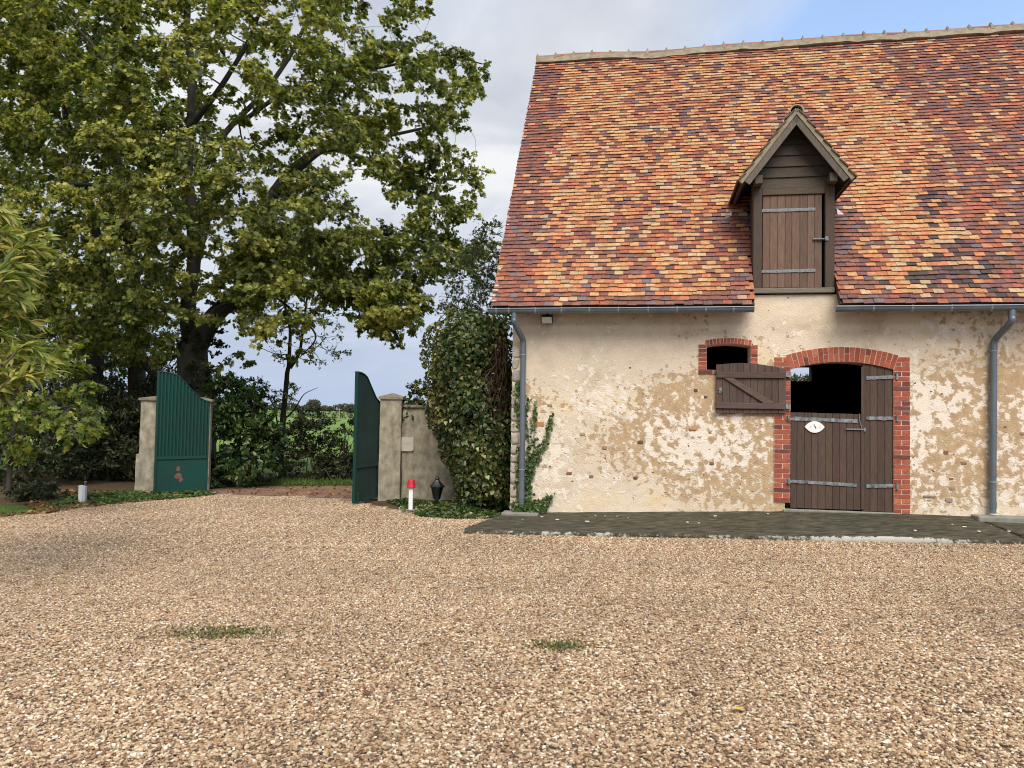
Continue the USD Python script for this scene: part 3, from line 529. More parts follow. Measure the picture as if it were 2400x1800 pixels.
TC = {'ochre': (0.44, 0.238, 0.108), 'pale': (0.42, 0.285, 0.160), 'orange': (0.42, 0.172, 0.082), 'red': (0.30, 0.100, 0.060), 'brown': (0.200, 0.088, 0.064), 'plum': (0.145, 0.074, 0.068), 'grey': (0.150, 0.105, 0.110), 'black': (0.068, 0.048, 0.044)}
def tile_colour(s, z, u):
    n = meshkit.noise(np.array([s * 0.9, z * 0.9, 3.0])); n2 = float(meshkit.noise(np.array([s * 1.9 + 40, z * 5.0, 1.0])))
    dark = 0.30 + 0.35 * (n - 0.5)
    edge = 6.52 + rng.normal(0, 0.16) + 0.9 * (float(meshkit.noise(np.array([z * 0.9, 7.7, 2.0]))) - 0.5) + 0.12 * (z > 8)
    if s > edge: dark = 0.80
    elif s > 5.15 and z < 8.6: dark = min(dark, 0.16 + 0.3 * (n - 0.5))
    if s < 0.12 + rng.uniform(0, 0.35): dark = 0.93
    if u < 0.11: dark = 0.90
    if u > SL - 0.42: dark = 0.75
    if z < 5.2 and abs(s - DC) < DHW + 0.28 + rng.uniform(0, 0.45): dark = 0.92
    sooty = math.exp(-((s - 6.62) / 0.50) ** 2 - ((z - 4.0) / 0.5) ** 2) + math.exp(-((s - 6.55) / 0.18) ** 2 - ((z - 5.0) / 0.5) ** 2) + 0.6 * math.exp(-((s - 5.95) / 0.45) ** 2 - ((z - 3.75) / 0.16) ** 2)
    t = rng.random()
    if t < 0.75 * sooty: k = 'black' if rng.random() < 0.65 else 'plum'
    elif t < dark:
        q = rng.random() * 0.75 + n2 * 0.25; k = 'brown' if q < 0.46 else 'plum' if q < 0.58 else 'red' if q < 0.76 else 'grey' if q < 0.82 else 'brown'
    else:
        q = rng.random() * 0.65 + n2 * 0.35; k = 'orange' if q < 0.36 else 'ochre' if q < 0.63 else 'pale' if q < 0.77 else 'red' if q < 0.80 else 'orange'
    return np.array(TC[k]) * rng.uniform(0.86, 1.14) * np.array([1, rng.uniform(0.95, 1.05), rng.uniform(0.92, 1.08)])
TW, TE = 0.142, 0.0965
BF = np.array([[0, 2, 1], [0, 3, 2], [4, 5, 6], [4, 6, 7], [0, 1, 5], [0, 5, 4], [1, 2, 6], [1, 6, 5], [2, 3, 7], [2, 7, 6], [3, 0, 4], [3, 4, 7]])
def tile_verts(org, ea, eu, en, w, ln, th, h_low, h_up, a):
    """Eight corners of a plain tile lying on a slope; a = small turn in its plane."""
    ca, sa = math.cos(a), math.sin(a); out = []
    for hh in (0, th):
        for x, y in ((-w / 2, 0), (w / 2, 0), (w / 2, ln), (-w / 2, ln)):
            X, Y = x * ca - y * sa, x * sa + y * ca
            out.append(org + ea * X + eu * Y + en * (h_low + (h_up - h_low) * y / ln + hh))
    return np.array(out)
tiles = []
rows = int((SL - 0.05) / TE); EA = np.array([1.0, 0, 0])
for k in range(rows):
    u = k * TE + 0.0; off = (k % 2) * TW / 2 + rng.uniform(-0.012, 0.012)
    sag = 0.012 * math.sin(k * 0.7)
    s = sl0 - 0.02 + off * 1.0
    wob = rng.uniform(-0.008, 0.008)
    n_ = int((sl1 - s) / TW) + 1
    for j in range(-1, n_):
        w = TW - 0.003; c = s + (j + 0.5) * TW + rng.uniform(-0.003, 0.003); a0, a1 = c - w / 2, c + w / 2
        a0 = max(a0, sl0 - 0.03 + rng.uniform(-0.006, 0.006)); a1 = min(a1, sl1)
        if a1 - a0 < 0.04: continue
        z = EAVE_Z + u * math.sin(PIT)
        if z < 5.30:                                            # the dormer stands in the roof
            cl = DC - DHW + 0.105 * max(0.0, main_r(z) - 0.1)
            if cl < (a0 + a1) / 2 < DC + DHW: continue
            if a0 < cl < a1: a1 = cl
            if a0 < DC + DHW < a1: a0 = DC + DHW
            if a1 - a0 < 0.03: continue
        elif abs(c - DC) < (6.15 - z) / 1.34 - 0.12: continue
        du = rng.normal(0, 0.006) + 0.010 * (float(meshkit.noise(np.array([c * 0.8, k * 0.35, 5.0]))) - 0.5) * 2 + wob * 0.4
        lift = abs(rng.normal(0, 0.0035))
        tc = tile_colour(c, z, u)
        if tc[1] > 0.13: du -= rng.uniform(0.002, 0.010); lift += 0.004
        o = roof_pt((a0 + a1) / 2, u + du)
        v = tile_verts(o, EA, EU, EN, a1 - a0, 0.19, 0.012 + rng.uniform(0, 0.003), 0.034 + lift, 0.0, rng.normal(0, 0.020))
        tiles.append((v, tc))
cen = np.array([v.mean(0) for v, _ in tiles]); wc = BO + cen[:, :1] * BA + cen[:, 1:2] * BN + cen[:, 2:] * np.array([0, 0, 1.0])
dist = np.linalg.norm(wc - EYE, axis=1); ok = ((wc - EYE) @ CR) / ((wc - EYE) @ _f) < 0.655
order = np.argsort(np.where(ok, dist, 1e9)); near = set(order[:295].tolist())
for i in sorted(near): obj('roof_tile', (tiles[i][0], BF), M_tile, roof, col=tiles[i][1])
rest = [i for i in range(len(tiles)) if i not in near]
obj('roof_tiling', (np.vstack([tiles[i][0] for i in rest]), np.vstack([BF + 8 * n for n in range(len(rest))])), M_tile, roof, col=np.repeat([tiles[i][1] for i in rest], 8, 0), kind='stuff')
# verge mortar blobs along the left edge
ms = [rock(roof_pt(sl0 - 0.01 + rng.uniform(0, 0.03), u, 0.03), [0.045 * q, 0.02, 0.022], 1, u) for u, q in ((0.12, 1), (0.22, .6), (0.24, .8), (0.36, 1.2), (0.46, 1), (0.58, .5), (0.85, .7), (1.95, .6), (2.15, .5), (3.4, .5), (4.5, .4), (5.6, .4), (6.6, .5))]
obj('verge_mortar', cat(ms), mat_plain('white_mortar', (0.62, 0.55, 0.48), 0.95, 0.2), roof, smooth=60)
# ridge: half-round tiles in a mortar bed with pinched mortar crests at the joints
rl = lambda s: RIDGE_Z + 0.02 - 0.05 * math.exp(-((s - 2.6) / 1.3) ** 2) + 0.012 * math.sin(s * 2.3)
ss = np.arange(sl0, sl1, 0.39); 
for k, s in enumerate(ss):
    e = min(s + 0.388, sl1); a = np.linspace(math.radians(-80), math.radians(80), 9); P = []
    for q, rr in ((s, 0.120), (e, 0.112)):
        zc_ = rl(q)
        for hh in (0, 0.014): P.append(np.stack([np.full(9, q), RIDGE_R + (rr - hh) * np.sin(a), zc_ - 0.02 + (rr - hh) * np.cos(a)], 1))
    V4 = np.vstack(P); f = []
    for i in range(8):
        f += [[i, i + 1, 18 + i + 1], [i, 18 + i + 1, 18 + i], [9 + i, 27 + i + 1, 9 + i + 1], [9 + i, 27 + i, 27 + i + 1], [i, 9 + i, 9 + i + 1], [i, 9 + i + 1, i + 1], [18 + i, 18 + i + 1, 27 + i + 1], [18 + i, 27 + i + 1, 27 + i]]
    obj('ridge_tile', (V4, f), M_tile, roof, smooth=40, col=np.array((0.25, 0.11, 0.085)) * rng.uniform(0.8, 1.2))
bed = []
xs = np.arange(sl0 - 0.01, sl1, 0.06)
for side in (-1, 1):
    V5 = []
    for x in xs:
        zc_ = rl(x); j1, j2 = 0.014 * (meshkit.noise(np.array([x * 6, side, 0.0])) - 0.5), 0.03 * (meshkit.noise(np.array([x * 5, side, 4.0])) - 0.5)
        V5 += [[x, RIDGE_R + side * (0.108 + j1), zc_ + 0.030 + j2], [x, RIDGE_R + side * (0.128 + j1), zc_ - 0.012 + j2], [x, RIDGE_R + side * (0.185 + j2), zc_ - 0.115 + j2], [x, RIDGE_R + side * 0.10, zc_ - 0.14]]
    n = len(xs); f = []
    for i in range(n - 1):
        for q in range(3): f += [[4 * i + q, 4 * i + 4 + q, 4 * i + 5 + q], [4 * i + q, 4 * i + 5 + q, 4 * i + 1 + q]]
    m = T(V5, f); 
    if side > 0: m.invert()
    bed.append(m)
obj('ridge_mortar', cat(bed), M_bedding, roof, smooth=50)
for s in list(ss) + [sl1]:
    h = rng.uniform(0.065, 0.095); zc_ = rl(s) + 0.075; a = np.linspace(math.radians(-88), math.radians(88), 9); P = []
    for dx in (-0.028, 0.028): P += [[s + dx, RIDGE_R + 0.135 * math.sin(t), rl(s) - 0.03 + 0.135 * math.cos(t)] for t in a]
    P += [[s + rng.uniform(-.01, .01), RIDGE_R - 0.02, zc_ + h], [s, RIDGE_R + 0.02, zc_ + h * 0.95], [s, RIDGE_R - 0.10, zc_ + 0.03]]
    obj('mortar_crest', trimesh.convex.convex_hull(np.array(P)), M_bedding, roof)

# gutters and downpipes -----------------------------------------------------
GR, GZ, GRAD = EAVE_R - 0.055, EAVE_Z - 0.035, 0.068
def gutter(s0, s1, brackets):
    a = np.linspace(math.pi, 2 * math.pi, 13); n = 2; prof = [(GRAD * math.cos(t), GRAD * math.sin(t)) for t in a]; inner = [(0.92 * GRAD * math.cos(t), 0.92 * GRAD * math.sin(t)) for t in a[::-1]]
    P = Polygon(prof + inner); m = trimesh.creation.extrude_polygon(P, s1 - s0, engine='earcut'); v = m.vertices; body = T(np.stack([s0 + v[:, 2], GR + v[:, 0], GZ + v[:, 1]], 1), m.faces); trimesh.repair.fix_normals(body)
    bead = tube([[s0, GR - GRAD, GZ + 0.004], [s1, GR - GRAD, GZ + 0.004]], 0.011, 8)
    cap = [ext(Polygon([(x, y) for x, y in prof]), 0, 0.004) for _ in (0, 1)]
    for c, s in zip(cap, (s0 - 0.004, s1)):
        v = c.vertices.copy(); c.vertices = np.stack([s + v[:, 1], GR + v[:, 0], GZ + v[:, 2]], 1); trimesh.repair.fix_normals(c)
    g = obj('gutter', cat([body, bead] + cap), M_zinc, barn, smooth=40)
    for s in brackets:
        pr = Polygon([((GRAD + 0.004) * math.cos(t), (GRAD + 0.004) * math.sin(t)) for t in a] + [(GRAD * math.cos(t), GRAD * math.sin(t)) for t in a[::-1]])
        m = trimesh.creation.extrude_polygon(pr, 0.022, engine='earcut'); v = m.vertices; b = T(np.stack([s + v[:, 2], GR + v[:, 0], GZ + v[:, 1]], 1), m.faces); trimesh.repair.fix_normals(b)
        obj('gutter_bracket', cat([b, trimesh.creation.icosphere(1, 0.014).apply_translation([s + .011, GR - GRAD, GZ + 0.006])]), M_ironlight, g)
M_ironlight = mat_plain('zinc_bracket', (0.27, 0.30, 0.31), 0.5, 0.2, 9)
gutter(-0.315, DC - DHW - 0.03, [-0.2, 0.0, 0.42, 0.83, 1.26, 1.70, 2.15, 2.58, 3.0, 3.4])
gutter(DC + DHW - 0.08, sl1, list(np.arange(5.35, sl1, 0.52)))
def downpipe(pts, clips, name='downpipe', z_low=0.2):
    p = bez(pts, 7); d = obj(name, tube(p, 0.046, 16), M_zinc, barn, smooth=50)
    for (x, y, zc_, rad, hh) in clips: obj('collar', trimesh.creation.cylinder(rad, hh, sections=18).apply_translation([x, y, zc_]), M_zinc if hh > 0.03 else M_ironlight, d, smooth=40)
downpipe([[0.090, GR, GZ - 0.02], [0.092, GR, 3.20], [0.098, GR + 0.015, 3.13], [0.170, -0.13, 2.93], [0.186, -0.085, 2.86], [0.188, -0.08, 2.76], [0.196, -0.08, 1.4], [0.203, -0.08, 0.225]],
         [(0.188, -0.08, 2.66, 0.052, 0.014), (0.189, -0.08, 2.70, 0.049, 0.06), (0.198, -0.08, 0.82, 0.053, 0.014), (0.202, -0.08, 0.40, 0.050, 0.10), (0.199, -.08, 0.93, .049, .05)])
downpipe([[7.195, GR, GZ - 0.02], [7.195, GR, 3.20], [7.190, GR + 0.015, 3.12], [7.115, -0.13, 2.93], [7.096, -0.085, 2.86], [7.094, -0.08, 2.76], [7.082, -0.08, 1.6], [7.067, -0.08, 0.40]],
         [(7.093, -0.08, 2.74, 0.053, 0.014), (7.094, -0.08, 2.79, 0.049, 0.07), (7.075, -0.08, 0.85, 0.053, 0.014), (7.070, -0.08, 0.52, 0.050, 0.09), (7.076, -.08, 0.94, .049, .05)])
fl = xf('floodlight', barn)
m = cbx(-0.092, 0.092, -0.035, 0.035, -0.065, 0.065, 0.012); ml = bx(-0.080, 0.080, -0.039, -0.034, -0.053, 0.053)
for mm in (m, ml): mm.apply_transform(trimesh.transformations.rotation_matrix(math.radians(28), [1, 0, 0])); mm.apply_translation([0.572, -0.115, 3.225])
obj('lamp_housing', m, M_black, fl); obj('lens', ml, M_ply, fl); obj('bracket', cbx(0.545, 0.60, -0.10, 0.02, 3.265, 3.315, 0.006), M_black, fl)

# hay loft dormer -----------------------------------------------------------
dm = xf('dormer', barn)
DCW = (0.075, 0.050, 0.034)
for s0, s1 in ((3.742, 3.872), (4.792, 4.928)): obj('post', cbx(s0, s1, -0.028, 0.14, 3.70, 5.262, 0.006), M_wood, dm, col=wcol(DCW))
obj('sill', cbx(3.742, 4.928, -0.055, 0.14, 3.618, 3.697, 0.008), M_woodh, dm, col=np.array((0.17, 0.14, 0.105)))
obj('lintel', cbx(3.874, 4.790, -0.020, 0.14, 5.142, 5.255, 0.006), M_woodh, dm, col=wcol(DCW))
DF, DX, DA, DHB, DZB = -0.28, 4.325, 6.36, 0.80, 5.30   # front, ridge line, apex, half width, eave height
sl = (DA - DZB) / DHB; dang = math.atan(sl); DL = math.hypot(DHB, DA - DZB)
zl = [5.258, 5.425, 5.592, 5.765, 5.930, 6.085, 6.26]
for z0, z1 in zip(zl[:-1], zl[1:]):
    hw0, hw1 = (6.27 - z0) / sl, max((6.27 - z1) / sl, 0.02); hw0, hw1 = min(hw0, 0.60), min(hw1, 0.60); P = []
    for z, hw, r in ((z0 - 0.012, hw0, -0.022), (z1, hw1, 0.004)):
        for sg in (-1, 1): P += [[DX + sg * hw, r + 0.0, z], [DX + sg * hw, 0.10, z]]
    obj('weatherboard', trimesh.convex.convex_hull(np.array(P)), M_woodh, dm, col=wcol((0.058, 0.042, 0.030), 0.15))
for s0, s1 in ((3.720, 3.868), (4.800, 4.945)): obj('purlin_end', cbx(s0 + 0.015, s1 - 0.015, -0.22, 0.0, 5.268, 5.400, 0.006), M_wood, dm, col=np.array((0.075, 0.055, 0.040)))
def dslope(sg, d, r, h):       # d metres down from the ridge, h above the slope
    return np.array([DX + sg * (d * math.cos(dang) + h * math.sin(dang)), r, DA - d * math.sin(dang) + h * math.cos(dang)])
def main_r(z): return EAVE_R + (z - EAVE_Z) / math.tan(PIT)
for sg in (-1, 1):
    P = []
    for d in (0.0, DL):
        for h in (-0.055, 0.0):
            q = dslope(sg, d, DF + 0.02, h); P.append(q); P.append([q[0], main_r(q[2]) + 0.12, q[2]])
    obj('roof_deck', trimesh.convex.convex_hull(np.array(P)), M_dark, dm)
    P = [dslope(sg, d, r, h) for d in (0.02, DL - 0.03) for h in (-0.138, -0.045) for r in (DF, DF + 0.028)]
    obj('bargeboard', trimesh.convex.convex_hull(np.array(P)), M_wood, dm, col=np.array((0.125, 0.100, 0.076)) * (1.0 if sg < 0 else 0.85))
    P = [dslope(sg, d, r, h) for d in (0.0, DL + 0.02) for h in (-0.042, 0.022) for r in (DF - 0.012, DF + 0.05)]
    obj('verge_mortar', trimesh.convex.convex_hull(np.array(P)), M_bedding, dm)
    ea, eu = np.array([0, 1.0, 0]), np.array([-sg * math.cos(dang), 0, math.sin(dang)]); en = np.array([sg * math.sin(dang), 0, math.cos(dang)])
    sv, sc, nr = [], [], int(DL / 0.096)
    for k in range(nr):
        d = DL + 0.03 - k * 0.096; z = DA - d * math.sin(dang); r1 = main_r(z) + 0.15; r = DF - 0.035 + (k % 2) * 0.07; j = 0
        while r < r1:
            w = 0.142 if (j or k % 2 == 0) else 0.10
            o = dslope(sg, d, r + w / 2, 0.0) + eu * rng.normal(0, 0.003)
            v = tile_verts(o, ea * 1.0, eu, en, w - 0.003, 0.17, 0.020, 0.034, 0.008, rng.normal(0, 0.015))
            kc = rng.choice(['brown', 'plum', 'ochre', 'red', 'brown']); c = np.array(TC[kc]) * rng.uniform(0.8, 1.1)
            if j == 0: obj('verge_tile', (v, BF if sg < 0 else BF[:, ::-1]), M_tile, dm, col=np.array((0.13, 0.085, 0.06)) * rng.uniform(0.8, 1.15))
            else: sv.append(v); sc.append(c)
            r += w if j else w; j += 1
    obj('dormer_tiling', (np.vstack(sv), np.vstack([(BF if sg < 0 else BF[:, ::-1]) + 8 * n for n in range(len(sv))])), M_tile, dm, col=np.repeat(sc, 8, 0), kind='stuff')
    # cheek and flashing
    s = DX + sg * 0.585
    q = np.array([[0.13, 3.66], [0.13, 5.30], [main_r(5.30) + 0.05, 5.30]]); P = [[x + (0.105 * max(0.0, r - 0.13) if sg < 0 else 0), r, z] for x in (s - 0.012, s + 0.012) for r, z in q]
    obj('cheek', trimesh.convex.convex_hull(np.array(P)), M_dark, dm)
a = np.linspace(math.radians(-100), math.radians(100), 11); P = []
for r in (DF - 0.03, 1.95):
    for rr in (0.105, 0.088): P += [[DX + rr * math.sin(t), r, DA - 0.035 + rr * math.cos(t)] for t in a]
f = []
for i in range(10): f += [[i, 22 + i, 23 + i], [i, 23 + i, i + 1], [11 + i, 12 + i, 34 + i], [11 + i, 34 + i, 33 + i], [i, i + 1, 12 + i], [i, 12 + i, 11 + i], [22 + i, 33 + i, 34 + i], [22 + i, 34 + i, 23 + i]]
obj('ridge_tile', (P, f), mat_plain('dormer_ridge', (0.36, 0.30, 0.20), 0.95, 0.35, 12), dm, smooth=40)
ld = xf('loft_door', barn)
planks(ld, 3.884, 4.752, lambda s: 3.712, lambda s: 5.136, 8, 0.004, 0.05, (0.135, 0.080, 0.054))
for z in (4.905, 3.962): strap('hinge_strap', ld, 3.858, 4.655, z, z + 0.006, 0.045, -0.006, M_ironpaint)
obj('latch', cat([cbx(4.615, 4.76, -0.016, 0.004, 4.425, 4.46, 0.005), tube([[4.62, -0.014, 4.443], [4.82, -0.03, 4.443]], 0.012, 8), cbx(4.785, 4.835, -0.045, -0.027, 4.41, 4.475, 0.005), tube([[4.69, -0.016, 4.45], [4.70, -0.04, 4.47]], 0.008, 6)]), M_iron, ld)
for s, z in ((3.45, 5.02), (5.20, 5.01)):
    q = roof_pt(s, (z - EAVE_Z) / math.sin(PIT), 0.05); sg = 1 if s < 4 else -1
    obj('flashing', trimesh.convex.convex_hull(np.array([q + d for d in ([-0.06 * sg, 0, -0.03], [0.05 * sg, 0, -0.02], [0.055 * sg, 0.03, 0.085], [-0.055 * sg, 0.02, -0.02], [0.05 * sg, 0.01, 0.0])])), M_lead, dm)

# ------------------------------------------------------------------ concrete apron in front of the barn, and the splash stones
def local(s, r): return BO + BA * s + BN * r
def apron(name, s_of, label):
    """s_of(v, t): along v in 0..1, t from the front edge (0) to the wall (1)."""
    nv, nt = (240, 26) if name == 'concrete_apron' else (90, 26)
    v = np.linspace(0, 1, nv); t = np.concatenate([[0, 0, 0], np.linspace(0, 1, nt) ** 1.3]); VV, TT = np.meshgrid(v, t, indexing='ij')
    S = s_of(VV, TT); rf = np.interp(S, [-0.5, 6.3, 8.5, 12], [-1.545, -1.27, -1.16, -1.0]); P0 = np.stack([S * 5, S * 0, S * 0], -1)
    jag = 0.05 * (meshkit.fbm(P0 + 1.5, 4) - 0.5)
    R = rf * (1 - TT) + (0.03) * TT + jag * (1 - TT) ** 2
    X = S * BA[0] + R * BN[0]; zb = np.interp(S, [-0.5, 0.3, 2.07, 4.29, 5.74, 7.5, 12], [0.115, 0.135, 0.212, 0.312, 0.338, 0.335, 0.34]); zf = gz(X) + 0.072
    Z = zf * (1 - TT) + zb * TT + 0.012 * (meshkit.fbm(np.stack([S * 3, R * 3, S * 0], -1), 3) - 0.5)
    lay = np.zeros_like(S); lay[:, 0] = 1; lay[:, 1] = 0.5
    Z = Z - lay * 0.11 - 0.02 * (np.arange(S.shape[1])[None, :] == 2)
    R = R - 0.016 * (np.arange(S.shape[1])[None, :] == 1) - 0.006 * (np.arange(S.shape[1])[None, :] == 2)
    white = np.where(np.arange(S.shape[1])[None, :] <= 2, 0.36, np.where(TT < 0.02, 0.24, np.where(TT < 0.06, 0.06, 0.0))) * np.ones_like(S)
    white += 0.16 * bump2(S, 5.2, 0.9) * (TT < 0.03)
    edge = np.minimum(VV, 1 - VV) * (7.4 if name == 'concrete_apron' else 4); white = np.maximum(white, np.where(edge < 0.05, 0.30, 0))
    pts = BO + S[..., None] * BA + R[..., None] * BN; pts[..., 2] = Z
    idx = np.arange(S.size).reshape(S.shape); q = np.stack([idx[:-1, :-1], idx[1:, :-1], idx[1:, 1:], idx[:-1, 1:]], -1).reshape(-1, 4)
    fs = [q[:, [0, 1, 2]], q[:, [0, 2, 3]]]; V_ = pts.reshape(-1, 3); extra, wh = [], white.ravel()
    for row, fl_ in ((idx[0], 1), (idx[-1], 0)):       # side faces
        base = len(V_) + len(extra); b = V_[row].copy(); b[:, 2] -= 0.14; extra += b.tolist(); wh = np.concatenate([wh, np.full(len(row), 0.3)])
        for i in range(len(row) - 1):
            a_, c_ = [row[i], row[i + 1], base + i + 1], [row[i], base + i + 1, base + i]; fs.append(np.array([a_, c_] if fl_ else [a_[::-1], c_[::-1]]))
    obj(name, (np.vstack([V_, extra]), np.vstack(fs)), M_apron, smooth=True, col=np.stack([wh, wh * 0, wh * 0], 1), kind='structure', label=label)
apron('concrete_apron', lambda v, t: (-0.40 * (1 - t) - 0.02 * t) + ((7.02 * (1 - t) + 6.80 * t) + 0.40 * (1 - t) + 0.02 * t) * v + 0.03 * (meshkit.noise(np.stack([t * 9, v * 0, v * 0], -1)) - 0.5) * (v > 0.97), 'dark mossy concrete apron along the barn wall')
apron('concrete_slab', lambda v, t: (7.06 * (1 - t) + 6.83 * t) + 5.0 * v, 'second slab of mossy concrete right of the crack')
R_ = np.random.default_rng(77); ch = []
for _ in range(17):
    sc_, rc_ = R_.uniform(0.3, 8.0), R_.uniform(-1.15, -0.12); p = local(sc_, rc_); k_ = rc_ / -1.3
    p[2] = (np.interp(sc_, [0.3, 2.07, 4.29, 5.74, 8], [0.135, 0.212, 0.312, 0.338, 0.335]) * (1 - k_) + (gz(p[0]) + 0.072) * k_) + 0.008; w_ = R_.uniform(0.010, 0.024); ch.append(rock(p, [w_ * R_.uniform(1, 1.8), w_, w_ * 0.5], 1, _))
tag(obj('pale_chips', cat(ch), M_tablet, smooth=40, kind='stuff'), 'small pale stone chips lying on the dark apron', 'stone chips')
def slab(name, label, s0, s1, r0, r1, z0, z1, tilt=0):
    m = cbx(s0, s1, r0, r1, z0, z1, 0.012); m = m.subdivide().subdivide(); m.vertices += 0.010 * (meshkit.fbm(m.vertices * 9, 3)[:, None] - 0.5) * [1, 1, 0.5]
    t = thing(name, label, 'stone slab', loc=BO, rotz=-math.degrees(TH)); obj('slab_block', m, M_slab, t, smooth=40)
slab('splash_stone', 'thin grey stone slab under the left downpipe by the ivy', -0.08, 0.50, -0.34, -0.02, 0.10, 0.158)
slab('splash_stone', 'grey stone slab under the right downpipe at the picture edge', 6.80, 7.60, -0.30, -0.015, 0.29, 0.372)

# ------------------------------------------------------------------ gates, piers and garden wall
def drop(t): return np.interp(t, [0, 0.06, 0.17, 0.30, 0.42, 0.62, 0.80, 0.92, 1.0], [0.0, 0.0, 0.012, 0.06, 0.16, 0.54, 0.86, 0.97, 1.0])
def gate_leaf(label, free, hinge, top_free, top_hinge, mid, ribs, face):
    """A sheet steel leaf between its free edge and its hinge edge (plan points)."""
    free, hinge = np.array(free, float), np.array(hinge, float); wd = np.linalg.norm(hinge - free); d = (hinge - free) / wd
    g0 = gz(free[0]) + 0.015; t = thing('gate_leaf', label, 'gate', loc=(free[0], free[1], g0), rotz=math.degrees(math.atan2(d[1], d[0])))
    tf, th_ = top_free - g0, top_hinge - g0; g1 = gz(hinge[0]) + 0.02 - g0; bot = lambda x: 0.02 + (g1) * x / wd
    top = lambda x: tf - (tf - th_) * drop(x / wd); m = M_green if ribs else M_greendark
    xs = np.linspace(0, wd, 33); outline = [(x, bot(x) + 0.03) for x in (0.02, wd - 0.02)] + [(x, top(x) - 0.012) for x in np.clip(xs[::-1], 0.02, wd - 0.02)]
    f0, f1 = (-0.012, -0.004) if face > 0 else (0.004, 0.012)
    if ribs:
        up = Polygon(outline).intersection(sbox(-1, mid + 0.02, 9, 9)); obj('back_sheet', ext(up, -0.004, 0.004), m, t)
        n = 14; e = np.linspace(0.065, wd - 0.03, n + 1)
        for a_, b_ in zip(e[:-1], e[1:]):
            w_ = b_ - a_; P = []
            for x, r in ((a_ + 0.004, -0.006), (a_ + w_ * 0.28, -0.030), (b_ - w_ * 0.28, -0.030), (b_ - 0.004, -0.006)):
                P += [[x, r, mid + 0.02], [x, r, top(x) - 0.03]]
            obj('rib', trimesh.convex.convex_hull(np.array(P)), m, t)
        obj('kick_panel', ext(Polygon(outline).intersection(sbox(-1, -1, 9, mid - 0.02)), f0, f1), m, t)
    else:
        obj('upper_sheet', ext(Polygon(outline).intersection(sbox(-1, mid + 0.004, 9, 9)), -0.018, -0.004), m, t); obj('kick_panel', ext(Polygon(outline).intersection(sbox(-1, -1, 9, mid)), -0.008, 0.000), m, t)
    top_line = np.array([[x, 0, top(x)] for x in xs]); P = Polygon([(x, top(x)) for x in xs] + [(x, top(x) - 0.022) for x in xs[::-1]])
    obj('top_rail', ext(P, -0.034, 0.022), M_greendark, t)
    obj('stile', cbx(0.0, 0.052, -0.038, 0.022, bot(0), top(0.02) - 0.02, 0.006), M_green, t)
    obj('stile', cbx(wd - 0.03, wd, -0.030, 0.022, bot(wd), top(wd) - 0.02, 0.006), m, t)
    for z0, z1 in ((mid - 0.03, mid + 0.03), (0.03, 0.075)):
        P = [[x, r, z + bot(x) - 0.02] for x in (0.054, wd - 0.032) for r in (-0.036, 0.0) for z in (z0, z1)]; obj('rail', trimesh.convex.convex_hull(np.array(P)), m, t)
    return t, wd
tl, wl = gate_leaf('ribbed bright green steel gate leaf with rust mark, left of the drive', (-7.60, 16.45), (-6.63, 16.90), at(365, 869, 16.45)[2], at(486, 940, 16.9)[2], 0.76, True, 1)
# worn rust-brown patch on its kick panel: a head-like dot over a larger ragged patch
def ragged(c, rx, rz, n=14): return Polygon([(c[0] + rx * math.cos(t) * rng.uniform(0.75, 1.15), c[1] + rz * math.sin(t) * rng.uniform(0.75, 1.15)) for t in np.linspace(0, 2 * math.pi, n, endpoint=False)]).buffer(0)
obj('rust_patch', ext(ragged((0.475, 0.53), 0.045, 0.06).union(ragged((0.49, 0.37), 0.075, 0.075)).union(ragged((0.535, 0.30), 0.045, 0.06)), -0.0145, -0.0120), M_rust, tl)
tr, wr = gate_leaf('plain dark green steel gate leaf beside the right pier', (-2.95, 14.50), (-2.625, 15.36), at(826, 870, 14.5)[2], at(886, 942, 15.36)[2], 0.70, False, 1)
obj('drop_bolt', cbx(0.06, 0.11, -0.075, -0.036, 0.02, 0.21, 0.008), M_green, tr)

def rough_box(x0, x1, y0, y1, z0, z1, step=0.05, amp=0.012, seed=0):
    m = bx(x0, x1, y0, y1, z0, z1)
    m = T(*trimesh.remesh.subdivide_to_size(m.vertices, m.faces, step * 2.2)); m.merge_vertices()
    n = meshkit.fbm(m.vertices * 4 + seed, 4) - 0.5; c = np.array([(x0 + x1) / 2, (y0 + y1) / 2, (z0 + z1) / 2]); d = m.vertices - c; d /= np.abs(np.array([x1 - x0, y1 - y0, z1 - z0])) / 2
    d = np.sign(d) * (np.abs(d) > 0.98); m.vertices += d * n[:, None] * amp * 2; return m
def pier(label, x0, x1, y0, y1, ztop, over, rise, plinth=None):
    t = thing('gate_pier', label, 'gate pier', loc=((x0 + x1) / 2, y0, gz((x0 + x1) / 2))); ox, oy, oz = (x0 + x1) / 2, y0, gz((x0 + x1) / 2)
    obj('shaft', rough_box(x0 - ox, x1 - ox, 0, y1 - oy, -0.1, ztop - oz, seed=x0), M_render, t, smooth=40)
    a_, b_, c_, d_ = x0 - ox - over, x1 - ox + over, -over, y1 - oy + over; zc_ = ztop - oz
    P = [[x, y, z] for x in (a_, b_) for y in (c_, d_) for z in (zc_ + 0.002, zc_ + 0.055)] + [[(a_ + b_) / 2 - 0.02 - max(0, (b_ - a_ - 0.6) / 2), (c_ + d_) / 2, zc_ + 0.055 + rise], [(a_ + b_) / 2 + 0.02 + max(0, (b_ - a_ - 0.6) / 2), (c_ + d_) / 2, zc_ + 0.055 + rise]]
    obj('cap', trimesh.convex.convex_hull(np.array(P)), M_cap, t)
    if plinth: obj('plinth', rough_box(plinth[0] - ox, x0 - ox - 0.001, 0.02, y1 - oy, -0.1, plinth[1] - oz, seed=4), M_render, t, smooth=40)
    return t
